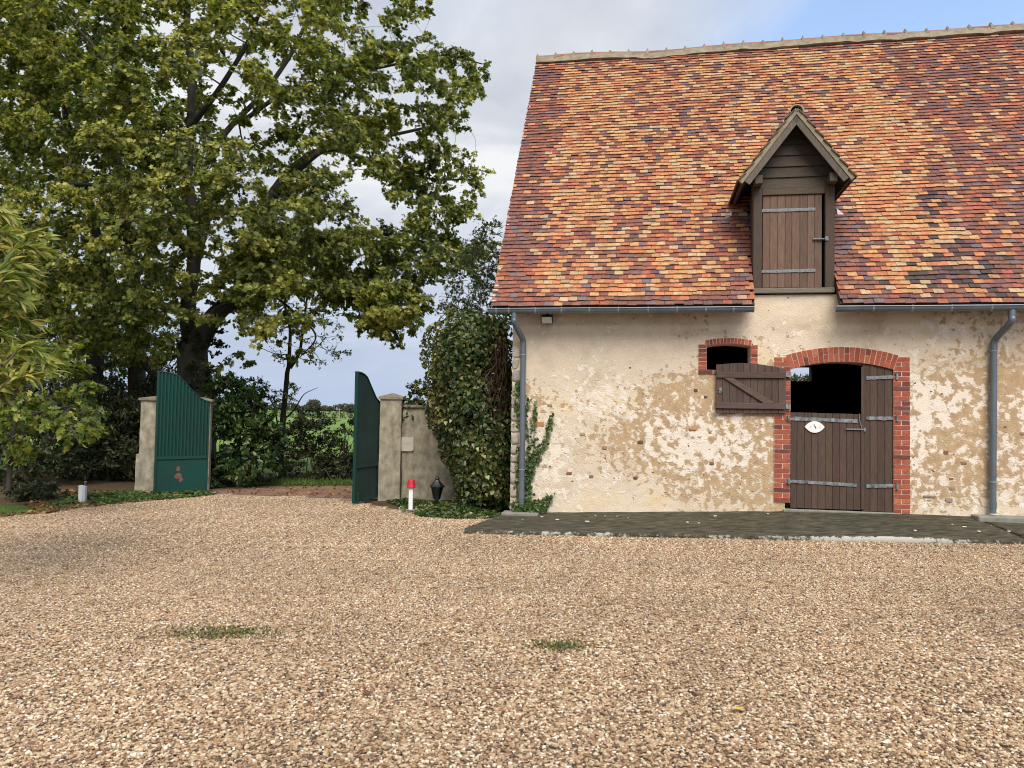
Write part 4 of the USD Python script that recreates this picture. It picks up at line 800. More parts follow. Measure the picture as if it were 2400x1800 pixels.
wx = at(491, 1050, 16.93)
t = thing('gate_pier', 'wide grey rendered pier behind the left gate leaf', 'gate pier', loc=(wx[0], 16.93, gz(wx[0])), rotz=16)
pz = at(470, 941, 17.0)[2] - gz(wx[0])
obj('shaft', rough_box(-1.41, 0, 0, 0.42, -0.1, pz, seed=5), M_render, t, smooth=40)
P = [[x, y, z] for x in (-1.45, 0.035) for y in (-0.04, 0.46) for z in (pz + 0.002, pz + 0.05)] + [[-1.1, 0.21, pz + 0.11], [-0.3, 0.21, pz + 0.11]]
obj('cap', trimesh.convex.convex_hull(np.array(P)), M_cap, t)
obj('plinth', rough_box(-1.475, -1.411, 0.02, 0.42, -0.1, at(312, 1057, 17.7)[2] - gz(wx[0]), seed=4), M_render, t, smooth=40)
rx0, rx1 = at(889, 1050, 15.30)[0], at(939, 1050, 15.30)[0]
pier('narrow pale rendered pier with low pyramid cap right of the drive', rx0, rx1, 15.28, 15.76, at(910, 936, 15.28)[2], 0.03, 0.075)
t = thing('garden_wall', 'stained grey rendered wall running from the pier into the ivy', 'wall', loc=(rx1, 15.42, gz(rx1)))
wz = at(980, 955, 15.45)[2] - gz(rx1)
obj('wall_body', rough_box(0.012, 2.6, 0, 0.34, -0.1, wz, seed=11), M_render, t, smooth=40)
obj('coping', rough_box(0.014, 2.6, -0.05, 0.39, wz + 0.002, wz + 0.05, seed=3, amp=0.006), M_cap, t, smooth=40)
q0, q1 = at(936, 1057, 15.40), at(970, 1025, 15.40)
t = thing('wall_plaque', 'pale square stone plaque on the garden wall beside the pier', 'plaque', loc=(q0[0], 15.385, q0[2]))
pw, ph = q1[0] - q0[0], q1[2] - q0[2]; sh = sbox(0, 0, pw, ph).buffer(-0.025).buffer(0.025).difference(Point(-0.005, -0.005).buffer(0.03)).difference(Point(pw + .005, -0.005).buffer(0.03))
obj('tablet', ext(sh, 0.0, 0.035), M_tablet, t)
m = [bx(x, x + w_, -0.0015, 0.002, ph * 0.52 - h_ / 2, ph * 0.52 + h_ / 2) for x, w_, h_ in ((0.03, 0.012, 0.022), (0.075, 0.02, 0.012), (0.105, 0.016, 0.016), (0.13, 0.024, 0.012), (0.165, 0.014, 0.02), (0.19, 0.02, 0.012))]
obj('worn_inscription', cat(m), M_tabletprint, t, kind='stuff')

# ------------------------------------------------------------------ posts and lantern
def ground_at(x, y): return np.array([x, y, gz(x)])
t = thing('bollard', 'white square post wearing a red cap beside the garden wall', 'bollard', loc=ground_at(-1.765, 13.77))
obj('post', cbx(-0.037, 0.037, -0.037, 0.037, -0.02, 0.42, 0.005), M_white, t)
obj('red_cap', lathe([(0.0, 0.535), (0.055, 0.535), (0.060, 0.528), (0.068, 0.44), (0.076, 0.425), (0.078, 0.40), (0.070, 0.395), (0.05, 0.42)], 20), M_red, t, smooth=30)
obj('base_plate', cbx(-0.10, 0.09, -0.06, 0.06, -0.01, 0.012, 0.003), M_slab, t)
t = thing('marker_post', 'low white post with a small tap, in the ground ivy left of the gate', 'post', loc=ground_at(-8.30, 15.03))
obj('post', cbx(-0.075, 0.012, -0.05, 0.05, -0.02, 0.335, 0.006), M_white, t)
obj('side_strip', cbx(0.014, 0.05, -0.04, 0.04, -0.02, 0.325, 0.006), M_ply, t)
obj('tap', cat([tube(bez([[0.03, -0.01, 0.33], [0.035, -0.01, 0.385], [0.05, -0.02, 0.40], [0.052, -0.06, 0.385]], 5), 0.012, 8), cbx(0.02, 0.07, -0.025, 0.005, 0.405, 0.418, 0.003)]), M_ironpaint, t, smooth=40)
t = thing('lantern', 'small black garden lantern standing in ivy by the wall', 'lantern', loc=ground_at(-1.33, 14.05))
hexa = lambda pr: lathe(pr, 6)
obj('stem', lathe([(0.05, -0.05), (0.032, 0.02), (0.028, 0.10), (0.045, 0.125), (0.03, 0.14), (0.05, 0.165)], 14), M_black, t, smooth=40)
obj('lamp_base', hexa([(0.0, 0.150), (0.062, 0.155), (0.062, 0.175), (0.0, 0.176)]), M_black, t)
M_pane = usdkit.material(stage, L + 'lamp_glass', {'t': ('transparent_bsdf', {'color': (0.62, 0.70, 0.68)}), 'g': ('glossy_bsdf', {'roughness': 0.15, 'color': (0.8, 0.85, 0.85)}), 'f': ('fresnel', {'IOR': 1.6}), 'm': ('mix_closure', {})}, [('f.fac', 'm.fac'), ('t.BSDF', 'm.closure1'), ('g.BSDF', 'm.closure2')], surface='m.closure')
for k in range(6):
    a0, a1 = k * math.pi / 3, (k + 1) * math.pi / 3; lo, hi = 0.060, 0.108
    c = lambda a_, r_, z: np.array([r_ * math.cos(a_), r_ * math.sin(a_), z])
    obj('bar', tube([c(a0, lo, 0.172), c(a0, hi, 0.385)], 0.008, 6), M_black, t)
    P = np.array([c(a0, lo - 0.004, 0.176), c(a1, lo - 0.004, 0.176), c(a1, hi - 0.004, 0.383), c(a0, hi - 0.004, 0.383)]); P = np.vstack([P, P * [0.97, 0.97, 1]])
    obj('pane', trimesh.convex.convex_hull(P), M_pane, t)
obj('bulb_tube', lathe([(0.0, 0.19), (0.034, 0.19), (0.040, 0.34), (0.0, 0.345)], 12), M_ply, t, smooth=40)
obj('lamp_roof', hexa([(0.0, 0.380), (0.140, 0.382), (0.146, 0.394), (0.108, 0.425), (0.060, 0.475), (0.040, 0.505), (0.0, 0.506)]), M_black, t)
obj('finial', lathe([(0.030, 0.503), (0.042, 0.525), (0.036, 0.545), (0.018, 0.56), (0.010, 0.58), (0.0, 0.60)], 12), M_black, t, smooth=40)

# ------------------------------------------------------------------ vegetation
def unit(a): return a / (np.linalg.norm(a, axis=-1, keepdims=True) + 1e-12)
def mirror(h):       # half outline (x, y) from base to tip -> closed fan with a folded midrib
    return [(x, y) for x, y in h] + [(x, -y) for x, y in h[-2:0:-1]]
SHAPES = {
    'maple': (0.38, mirror([(0, 0), (0.10, 0.40), (0.36, 0.24), (0.62, 0.50), (0.66, 0.20), (1.0, 0)]), 0.25),
    'laurel': (0.45, mirror([(0, 0), (0.30, 0.20), (0.68, 0.19), (1.0, 0)]), 0.3),
    'ivy': (0.36, mirror([(0, 0), (0.05, 0.42), (0.45, 0.34), (1.0, 0)]), 0.22),
    'small': (0.45, mirror([(0, 0), (0.40, 0.27), (1.0, 0)]), 0.3),
}
def leaves(c, d, nrm, size, shape, curl=0.0):
    """One mesh of leaves: centres, pointing directions, face normals, sizes."""
    cx, out, fold = SHAPES[shape]; c, d, nrm = np.asarray(c), unit(np.asarray(d)), np.asarray(nrm)
    side = unit(np.cross(nrm, d)); n = unit(np.cross(d, side)); size = np.asarray(size)[:, None]
    pts = [(cx, 0.0)] + out; V_ = []
    for x, y in pts: V_.append(c + size * ((x - 0.4) * d + y * side + (fold * abs(y) - curl * x * x) * n))
    k = len(pts); V_ = np.stack(V_, 1).reshape(-1, 3); m = len(out)
    f0 = np.array([[0, 1 + i, 1 + (i + 1) % m] for i in range(m)])
    return V_, (f0[None] + (np.arange(len(c)) * k)[:, None, None]).reshape(-1, 3)
def blade_leaves(c, d, nrm, size, width, curl):
    """Long narrow leaves that arch over: three segments."""
    d, nrm = unit(np.asarray(d)), np.asarray(nrm); side = unit(np.cross(nrm, d)); n = unit(np.cross(d, side)); size = np.asarray(size)[:, None]; curl = np.asarray(curl)[:, None]
    V_ = []
    for x, w in ((0, 0.0), (0.3, 1.0), (0.65, 0.9), (1.0, 0.0)):
        mid = c + size * (x * d - curl * x * x * n)
        if w == 0: V_.append(mid)
        else: V_ += [mid + size * width * w * side + size * width * w * 0.35 * n, mid, mid - size * width * w * side + size * width * w * 0.35 * n]
    V_ = np.stack(V_, 1).reshape(-1, 3); f0 = np.array([[0, 2, 1], [0, 3, 2], [1, 2, 5], [1, 5, 4], [2, 3, 6], [2, 6, 5], [4, 5, 7], [5, 6, 7]])
    return V_, (f0[None] + (np.arange(len(c)) * 8)[:, None, None]).reshape(-1, 3)
def merge(parts):
    vs, fs, o = [], [], 0
    for v, f in parts: vs.append(v); fs.append(f + o); o += len(v)
    return np.vstack(vs), np.vstack(fs)

def clump_leaves(cl, rad, per, size, shape, R_, droop=0.25, out_from=None, flat=0.6, ntw=7, twigs=None, face=None):
    """Leaves on short twigs that radiate from each clump centre."""
    C_, D_, N_, Z_ = [], [], [], []
    for i, c in enumerate(cl):
        r = rad[i]; n = int(per * (r / np.mean(rad)) ** 2 * R_.uniform(0.7, 1.3)); k = max(3, int(ntw * R_.uniform(0.7, 1.3)))
        td = R_.normal(0, 1, (k, 3)); td[:, 2] *= flat
        if out_from is not None: td += 0.9 * unit(c - out_from)
        td[:, 2] -= droop * 0.6; td = unit(td); tl_ = r * R_.uniform(0.6, 1.25, k)
        w = R_.integers(0, k, n); t_ = R_.uniform(0.25, 1.0, n) ** 0.7
        p = c + td[w] * (tl_[w] * t_)[:, None] + R_.normal(0, 0.10 * r, (n, 3)); p[:, 2] -= droop * 0.25 * r * t_ ** 2
        C_.append(p); dd = td[w] * 0.8 + R_.normal(0, 0.75, (n, 3)); dd[:, 2] -= droop; D_.append(dd)
        nn = R_.normal(0, 0.55, (n, 3)) + [0, 0, 1] + (0 if face is None else 0.9 * unit(p - face)); N_.append(nn); Z_.append(size * R_.uniform(0.65, 1.25, n))
        if twigs is not None:
            for j in range(k): twigs.append(tube([c, c + td[j] * tl_[j] * 0.5, c + td[j] * tl_[j] * 0.95 - [0, 0, droop * 0.2 * r]], [0.009, 0.006, 0.003], 3, False))
    return leaves(np.vstack(C_), np.vstack(D_), np.vstack(N_), np.concatenate(Z_), shape)

def grow(limbs, cl, R_, twig_r=0.014, sides=7):
    """Limbs (list of (points, r0, r1)) as tapered tubes, and a branch from the nearest limb to every clump; later branches spring from earlier ones."""
    ms, nodes, rads = [], [], []
    for pts, r0, r1 in limbs:
        p = bez(pts, 6); n = len(p); p = p + (meshkit.noise(p * 1.3)[:, None] - 0.5) * 0.10 * np.linspace(0, 1, n)[:, None]
        rr = r0 + (r1 - r0) * np.linspace(0, 1, n) ** 0.8; rr = rr * (1 + 0.10 * (meshkit.noise(p * 3.1 + 4) - 0.5)); ms.append(tube(p, rr, 12 if r0 > 0.1 else 8)); nodes.append(p); rads.append(rr)
    nodes, rads = np.vstack(nodes), np.concatenate(rads); tw = []
    left = list(range(len(cl))); d0 = cKDTree(nodes).query(cl)[0]; left = np.argsort(d0)
    for i0 in range(0, len(left), 25):
        tree = cKDTree(nodes); nn, nr = [], []
        for i in left[i0:i0 + 25]:
            c = cl[i]; dd, jj = tree.query(c, k=min(24, len(nodes))); cost = dd + 0.35 * np.maximum(0, nodes[jj][:, 2] - c[2] + 0.1) ; j = jj[np.argmin(cost)]; a = nodes[j]; ln = np.linalg.norm(c - a)
            if ln < 0.05: continue
            mid = (a + c) / 2 + R_.normal(0, 0.10 * ln, 3) + [0, 0, 0.07 * ln]; p = bez([a, mid, c], 4); r0 = min(rads[j] * 0.75, twig_r * 0.6 + 0.016 * ln)
            rr = np.linspace(r0, max(0.005, r0 * 0.35), len(p)); tw.append(tube(p, rr, 5, False)); nn.append(p[2:]); nr.append(rr[2:])
        if nn: nodes = np.vstack([nodes] + nn); rads = np.concatenate([rads] + nr)
    return ms, tw

def in_outline(poly, n, R_, Yf, holes=(), soft=0.35, gap=0.0):
    """Points spread through a crown whose outline as seen from the yard is known; Yf(px, py) gives its near and far side."""
    P = Polygon(poly).buffer(0); x0, y0, x1, y1 = P.bounds; out = []; pts2 = []
    while len(out) < n:
        x, y = R_.uniform(x0, x1), R_.uniform(y0, y1)
        if not P.contains(Point(x, y)): continue
        bad = False
        for hx, hy, ha, hb in holes:
            if ((x - hx) / ha) ** 2 + ((y - hy) / hb) ** 2 < 1 and R_.random() > 0.12: bad = True; break
        if bad: continue
        a, b = Yf(x, y, P.exterior.distance(Point(x, y))); out.append(at(x, y, R_.uniform(a, b)))
    return np.array(out)

def tree(name, label, catg, limbs, cl, rad, per, size, shape, mat, seed, group=None, droop=0.25, bark=None, extra=None, flat=0.6, twr=0.014):
    R_ = np.random.default_rng(seed); base = np.array(limbs[0][0][0], float)
    t = thing(name, label, catg, group, loc=base); tw2 = []
    lm, tw = grow(limbs, cl, R_, twr); V_, F_ = clump_leaves(cl, rad, per, size, shape, R_, droop, flat=flat, twigs=tw2, face=cl.mean(0) * [1, 1, 0.8])
    m = cat(lm); m.vertices -= base; obj('trunk', m, bark or M_bark, t, smooth=60)
    m = cat(tw + tw2); m.vertices -= base; obj('branches', m, M_twig if bark is None else bark, t, smooth=True, kind='stuff')
    obj('crown', (V_ - base, F_), mat, t, kind='stuff')
    return t, len(F_)

def A(pts, Y): return [at(x, y, Y + dy) for x, y, dy in pts]
tris = {}
# shrubs: a rounded mass of leaves on stems
def shrub(name, label, px, Y, size, shape, mat, n_cl, per, seed, rad=(0.18, 0.32), depth=0.7, group=None, base_px=None, catg='shrub', droop=0.15, stems=8):
    """px: outline seen from the yard; stems rise from the ground under it."""
    R_ = np.random.default_rng(seed); P = Polygon(px); cx = P.centroid.x; by = P.bounds[3]
    base = at(base_px or cx, by, Y); base[2] = gz(base[0]); cl = in_outline(px, n_cl, R_, lambda x, y, e: (Y - depth * min(1, e / 40 + 0.3), Y + depth * min(1, e / 40 + 0.3)))
    t = thing(name, label, catg, group, loc=base); ms = []
    for c in (cl[:stems * 3:3] if stems else []):
        g = base + [R_.normal(0, 0.25), R_.normal(0, 0.2), -0.03]; p = bez([g, (g + c) / 2 + R_.normal(0, 0.08, 3), c], 5); ms.append(tube(p - base, np.linspace(0.022, 0.006, len(p)), 6, False))
    tw = []; V_, F_ = clump_leaves(cl, R_.uniform(*rad, len(cl)), per, size, shape, R_, droop, out_from=base + [0, 0, 0.4], twigs=tw, face=cl.mean(0) * [1, 1, 0.7])
    m = cat(tw); m.vertices -= base; obj('stems', cat(ms + [m]), M_twig, t, smooth=True, kind='stuff'); obj('foliage', (V_ - base, F_), mat, t, kind='stuff'); tris[label] = len(F_)
    return t
# the big maple beside the gate
YM = 19.6
R1 = np.random.default_rng(11)
mp_limbs = [
    (A([(468, 1125, 0), (462, 960, 0), (455, 880, 0), (450, 810, 0)], YM), 0.44, 0.36),
    (A([(452, 815, 0), (440, 740, -0.1), (444, 690, -0.2), (454, 610, -0.2), (450, 500, -0.3), (440, 350, 0), (452, 220, 0.2), (440, 60, 0.2), (430, -90, 0)], YM), 0.24, 0.07),
    (A([(455, 820, 0), (500, 745, -0.2), (545, 700, -0.3), (580, 660, -0.4), (640, 600, -0.2), (700, 520, 0.3)], YM), 0.30, 0.07),
    (A([(520, 725, -0.2), (580, 705, -0.6), (660, 690, -0.9), (740, 665, -1.2), (820, 690, -1.5), (900, 740, -1.7), (935, 800, -1.8)], YM), 0.15, 0.03),
    (A([(560, 690, -0.3), (610, 560, 0.4), (630, 470, 0.8), (690, 390, 1.2), (770, 345, 1.4), (900, 320, 1.5), (1040, 290, 1.6)], YM), 0.20, 0.03),
    (A([(640, 600, -0.1), (760, 560, 0.3), (860, 545, 0.6), (960, 560, 0.6), (1060, 590, 0.6), (1140, 590, 0.6)], YM), 0.09, 0.02),
    (A([(625, 480, 0.8), (720, 380, 0.2), (780, 350, 0.1), (880, 380, 0.0), (1000, 420, 0), (1110, 420, 0)], YM), 0.10, 0.02),
    (A([(455, 610, -0.2), (405, 540, -0.8), (350, 470, -1.2), (250, 440, -1.8), (140, 430, -2.2)], YM), 0.12, 0.03),
    (A([(455, 610, -0.2), (485, 510, 0.3), (478, 400, 0.8), (530, 310, 1.2), (640, 190, 1.6), (720, 50, 1.9), (760, -80, 2.0)], YM), 0.13, 0.04),
    (A([(560, 290, 1.3), (680, 210, 1.2), (800, 180, 1.0), (930, 150, 0.8), (1040, 130, 0.8), (1130, 150, 0.8)], YM), 0.07, 0.018),
    (A([(440, 350, 0), (360, 260, -0.8), (270, 170, -1.2), (180, 60, -1.4)], YM), 0.09, 0.03),
    (A([(445, 300, 0), (520, 200, -0.9), (590, 80, -1.4), (640, -60, -1.6)], YM), 0.09, 0.03),
    (A([(640, 690, -0.8), (700, 740, -1.3), (740, 790, -1.5), (700, 840, -1.5)], YM), 0.04, 0.012),
]
mp_poly = [(-60, -140), (985, -140), (975, 0), (985, 60), (975, 110), (1050, 118), (1095, 118), (1130, 170), (1095, 215), (1080, 280), (1030, 310), (1020, 350), (1080, 360), (1108, 400), (1115, 445), (1080, 505),
           (1040, 545), (1065, 580), (1120, 575), (1140, 600), (1075, 625), (1000, 640), (985, 690), (965, 760), (930, 800), (880, 765), (838, 715), (770, 700), (735, 770), (700, 820), (645, 770), (560, 770), (505, 800), (430, 860), (300, 830), (-60, 800)]
mp_holes = [(586, 430, 42, 45), (754, 372, 75, 26), (540, 140, 45, 40), (716, 350, 40, 26), (920, 500, 66, 50), (868, 440, 40, 34), (480, 170, 36, 40), (690, 20, 40, 30), (745, 300, 40, 22), (640, 720, 60, 26), (720, 705, 80, 24), (985, 330, 34, 40), (930, 590, 60, 24), (815, 420, 40, 20), (560, 790, 60, 30), (965, 470, 40, 30), (690, 260, 50, 26), (620, 300, 26, 36), (1040, 500, 30, 40), (870, 620, 50, 16), (520, 700, 16, 40), (405, 690, 20, 40), (480, 620, 18, 30), (840, 560, 40, 16), (900, 250, 40, 18), (800, 120, 36, 22), (360, 760, 18, 26), (300, 620, 18, 40), (560, 590, 18, 26)]
def mp_Y(x, y, e): w = min(1.0, e / 300) ** 0.6; b = -1.6 if (x > 560 and y > 640) else -0.3 if x > 700 else 0.0; return YM + b - 0.7 - 3.4 * w, YM + b + 0.7 + 3.0 * w
mp_holes = [(x, y, a * 0.8, b * 0.8) for x, y, a, b in mp_holes] + [(490, 770, 75, 75), (448, 660, 26, 60), (560, 700, 50, 36)]
mp_cl = in_outline(mp_poly, 1150, R1, mp_Y, mp_holes)
edge_px = [(300, 700), (345, 740), (260, 790), (330, 800), (300, 830), (380, 700), (395, 760), (240, 740), (360, 840), (600, 740), (640, 760), (1135, 168), (1100, 150), (1060, 135), (1118, 215), (1085, 235), (1060, 290), (1100, 300), (1128, 400), (1120, 440), (1090, 480), (1062, 520), (1130, 590), (1155, 570), (1090, 610), (930, 812), (905, 790), (985, 720), (960, 770), (720, 820), (690, 835), (660, 800), (1000, 20), (992, 80), (1010, 100), (1020, 640), (1040, 350), (590, 850), (545, 830), (512, 860), (800, 735), (860, 745)]
R1b = np.random.default_rng(111)
low_cl = in_outline([(530, 570), (700, 540), (1060, 570), (1010, 640), (985, 700), (930, 800), (860, 740), (770, 695), (650, 680), (560, 690)], 150, R1b, lambda x, y, e: (YM - 2.9, YM - 0.9), [(920, 520, 40, 30)])
mp_cl = np.vstack([mp_cl, low_cl, [at(x, y, YM + R1.uniform(-1.2, 0.8)) for x, y in edge_px]])
mp_rad = np.concatenate([R1.uniform(0.28, 0.54, 1150), R1b.uniform(0.24, 0.42, len(low_cl)), R1.uniform(0.22, 0.34, len(edge_px))])
_, tris['maple'] = tree('maple_tree', 'tall spreading maple with yellow-green autumn leaves behind the left gate leaf', 'tree', mp_limbs, mp_cl, mp_rad, 120, 0.110, 'maple', M_maple, 21, droop=0.35, flat=0.42)
shrub('trunk_ivy', 'dark ivy clothing the fork of the big maple trunk', [(418, 1010), (432, 850), (428, 760), (462, 720), (520, 700), (575, 670), (585, 690), (535, 770), (510, 850), (500, 1010)], YM - 0.35, 0.085, 'ivy', M_shrub, 70, 34, 50, (0.12, 0.22), 0.35, catg='ivy', stems=0, base_px=460)
# a second, darker tree further left
YT = 22.5
t2_limbs = [(A([(312, 1120, 0), (322, 960, 0), (318, 800, 0), (312, 650, 0), (300, 520, 0), (285, 430, 0.2), (265, 250, 0.5), (275, 60, 0.8), (300, -90, 1)], YT), 0.30, 0.07),
            (A([(235, 1125, -1), (215, 960, -1), (225, 820, -0.8), (240, 700, -0.6), (230, 560, -0.4), (190, 420, 0), (150, 250, 0.3), (120, 60, 0.4)], YT), 0.32, 0.06),
            (A([(318, 860, 0), (280, 850, -0.6), (230, 860, -1.0), (150, 850, -1.5)], YT), 0.13, 0.04), (A([(318, 650, 0), (360, 560, 0.5), (380, 440, 1.0), (340, 300, 1.4)], YT), 0.11, 0.03),
            (A([(400, 930, -0.8), (370, 880, -0.6), (320, 830, -0.2)], YT), 0.22, 0.16)]
t2_poly = [(-120, -120), (330, -120), (420, 200), (430, 500), (400, 720), (360, 800), (300, 840), (220, 900), (120, 880), (-120, 900)]
R2 = np.random.default_rng(12); t2_cl = in_outline(t2_poly, 420, R2, lambda x, y, e: (YT - 1.5, YT + 3.5), [(245, 540, 28, 40), (265, 660, 30, 36), (275, 720, 24, 30), (270, 815, 16, 22), (190, 960, 30, 30), (40, 470, 30, 24), (60, 160, 20, 40), (330, 380, 22, 34), (20, 330, 30, 30)])
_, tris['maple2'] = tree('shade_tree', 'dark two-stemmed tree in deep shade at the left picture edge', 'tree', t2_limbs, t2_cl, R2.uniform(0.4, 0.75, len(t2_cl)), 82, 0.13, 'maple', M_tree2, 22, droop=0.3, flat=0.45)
# low bright-leaved branches under it
YB = 13.6
R3 = np.random.default_rng(13); fm_px = [(150, 900, 50), (90, 930, 55), (190, 955, 36), (120, 985, 45), (60, 985, 50), (205, 905, 30), (30, 940, 50), (165, 1000, 28), (100, 870, 45), (175, 860, 30), (45, 1040, 45), (215, 1000, 22), (130, 820, 40), (-30, 960, 60), (10, 880, 50)]
fm_cl = np.array([at(x + R3.normal(0, r * 0.4), y + R3.normal(0, r * 0.3), YB + R3.uniform(-0.9, 0.9)) for x, y, r in fm_px for _ in range(3)])
_, tris['fm'] = tree('young_maple', 'low young maple with bright green lobed leaves, bottom left under the trees', 'tree', [(A([(20, 1150, 0), (30, 1020, 0), (60, 930, 0.1), (100, 860, 0)], YB), 0.05, 0.02), (A([(45, 980, 0), (120, 960, -0.2), (190, 950, -0.3)], YB), 0.025, 0.008)], fm_cl, R3.uniform(0.22, 0.36, len(fm_cl)), 46, 0.12, 'maple', M_tree2, 23, droop=0.4)
# long-leaved tree in the left foreground
YW = 7.6
R4 = np.random.default_rng(14); wl_limbs = [(A([(-170, 1230, 0), (-160, 1000, 0), (-130, 820, 0), (-90, 640, 0), (-40, 520, 0)], YW), 0.09, 0.02)]
tips = [(70, 520), (110, 560), (130, 590), (40, 500), (90, 610), (60, 640), (20, 580), (120, 640), (30, 700), (80, 700), (10, 760), (70, 770), (110, 800), (130, 820), (60, 830), (95, 860), (20, 840), (40, 900), (125, 880), (0, 900), (70, 910), (10, 640), (100, 740), (50, 560), (-20, 540), (-20, 700), (-30, 820), (140, 850)]
Cc, Dd, Nn, Sz, tw = [], [], [], [], []
for (x, y) in [tp for tp in tips for _ in range(5)]:
    Yt = YW + R4.uniform(-0.7, 0.9); tip = at(x - 42 + R4.normal(0, 14), y + R4.normal(0, 14), Yt); st = at(x - R4.uniform(110, 210), y + R4.uniform(30, 120), Yt + R4.uniform(-0.3, 0.3))
    p = bez([st, (st + tip) / 2 + [0, 0, 0.14], tip], 6); tw.append(tube(p, np.linspace(0.010, 0.003, len(p)), 5, False)); n = 34
    t_ = R4.uniform(0.25, 1.02, n); i = np.clip((t_ * (len(p) - 1)).astype(int), 0, len(p) - 2); dirp = unit(p[i + 1] - p[i]); pos = p[i] + (p[i + 1] - p[i]) * (t_ * (len(p) - 1) - i)[:, None]
    sd_ = unit(np.cross(dirp, [0, 0, 1.0])) * R4.choice([-1, 1], n)[:, None]; d_ = dirp * 0.9 + sd_ * R4.uniform(0.3, 0.9, n)[:, None] + R4.normal(0, 0.3, (n, 3)); d_[:, 2] += 0.1
    Cc.append(pos); Dd.append(d_); Nn.append(R4.normal(0, 0.45, (n, 3)) + [0, 0, 1]); Sz.append(R4.uniform(0.11, 0.20, n))
Sz = np.concatenate(Sz); wv, wf = blade_leaves(np.vstack(Cc), np.vstack(Dd), np.vstack(Nn), Sz, 0.125, R4.uniform(0.1, 0.55, len(Sz)))
base = wl_limbs[0][0][0]; t = thing('long_leaved_tree', 'small near tree with long narrow drooping leaves at the left edge', 'tree', loc=base)
p = bez(wl_limbs[0][0], 6); obj('trunk', tube(p - base, np.linspace(0.09, 0.02, len(p)), 9), M_bark, t, smooth=60); m = cat(tw); m.vertices -= base; obj('branches', m, M_twig, t, smooth=True, kind='stuff'); obj('crown', (wv - base, wf), M_willow, t, kind='stuff')

shrub('laurel_bush', 'tall dense glossy laurel bush right of the left gate leaf', [(488, 1140), (486, 930), (510, 890), (550, 895), (590, 930), (630, 975), (655, 1040), (645, 1100), (610, 1145), (520, 1150)], 18.3, 0.15, 'laurel', M_laurel, 170, 46, 31, (0.20, 0.34), 0.7, base_px=560)
shrub('laurel_bush', 'thin upper shoots of a bush rising above the laurel', [(520, 905), (560, 880), (620, 900), (640, 945), (600, 940), (560, 925)], 18.9, 0.085, 'small', M_shrub, 34, 26, 32, (0.14, 0.24), 0.4, base_px=580)
shrub('bramble_bush', 'tangled brown-green bramble bush in front of the field', [(640, 1130), (650, 1000), (690, 965), (740, 970), (775, 1000), (790, 1050), (830, 1070), (840, 1130)], 19.9, 0.10, 'small', M_bramble, 150, 44, 33, (0.18, 0.30), 0.6, base_px=730)
shrub('bramble_bush', 'dark lower bramble against the edge of the right gate leaf', [(740, 1130), (750, 1075), (800, 1065), (850, 1060), (870, 1130)], 19.5, 0.10, 'small', M_shrub, 60, 46, 34, (0.18, 0.28), 0.4)
shrub('bramble_bush', 'sparse bramble sprays touching the right gate leaf higher up', [(800, 1060), (805, 1000), (830, 985), (850, 1060)], 20.0, 0.09, 'small', M_bramble, 16, 28, 35, (0.14, 0.22), 0.2)
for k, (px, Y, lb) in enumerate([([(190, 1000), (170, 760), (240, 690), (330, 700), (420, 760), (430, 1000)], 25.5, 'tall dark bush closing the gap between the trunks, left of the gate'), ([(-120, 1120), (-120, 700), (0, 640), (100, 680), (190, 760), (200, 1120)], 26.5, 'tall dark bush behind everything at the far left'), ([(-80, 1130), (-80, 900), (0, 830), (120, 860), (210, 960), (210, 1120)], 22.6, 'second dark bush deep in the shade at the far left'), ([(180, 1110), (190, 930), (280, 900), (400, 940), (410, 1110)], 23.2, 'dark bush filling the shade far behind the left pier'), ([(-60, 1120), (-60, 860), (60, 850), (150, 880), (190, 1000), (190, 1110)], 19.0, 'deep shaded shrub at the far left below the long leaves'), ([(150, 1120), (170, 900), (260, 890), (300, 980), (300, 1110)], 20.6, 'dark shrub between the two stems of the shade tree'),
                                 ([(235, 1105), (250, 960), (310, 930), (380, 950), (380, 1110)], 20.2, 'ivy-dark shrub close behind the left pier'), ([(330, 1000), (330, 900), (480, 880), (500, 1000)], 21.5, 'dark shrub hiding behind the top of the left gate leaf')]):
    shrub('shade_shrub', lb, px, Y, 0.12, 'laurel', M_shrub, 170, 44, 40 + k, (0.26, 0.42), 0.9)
shrub('low_shrub', 'low dark mounded shrub behind the lawn corner', [(10, 1168), (30, 1140), (70, 1124), (120, 1130), (155, 1160), (150, 1172)], 15.6, 0.07, 'small', M_shrub, 60, 50, 46, (0.12, 0.2), 0.5)
shrub('elder_bush', 'feathery pale green shrub rising beside the roof edge', [(1040, 740), (1050, 660), (1080, 600), (1120, 560), (1150, 500), (1170, 560), (1200, 640), (1195, 740)], 17.2, 0.085, 'small', M_elder, 120, 30, 47, (0.16, 0.30), 0.8, droop=0.3, stems=7, base_px=1130)
shrub('wall_top_ivy', 'dark ivy tuft growing over the garden wall coping', [(925, 975), (935, 945), (965, 935), (960, 910), (985, 895), (1010, 920), (1020, 960), (1000, 975), (955, 985)], 15.55, 0.07, 'ivy', M_ivy, 46, 26, 48, (0.09, 0.16), 0.2, catg='ivy', stems=0)
shrub('back_shrub', 'bush seen through the window at the back of the barn', [(1800, 900), (1810, 888), (1840, 884), (1870, 886), (1900, 885), (1920, 900)], 26.0, 0.10, 'small', M_bramble, 40, 22, 49, (0.14, 0.24), 0.4, stems=4)
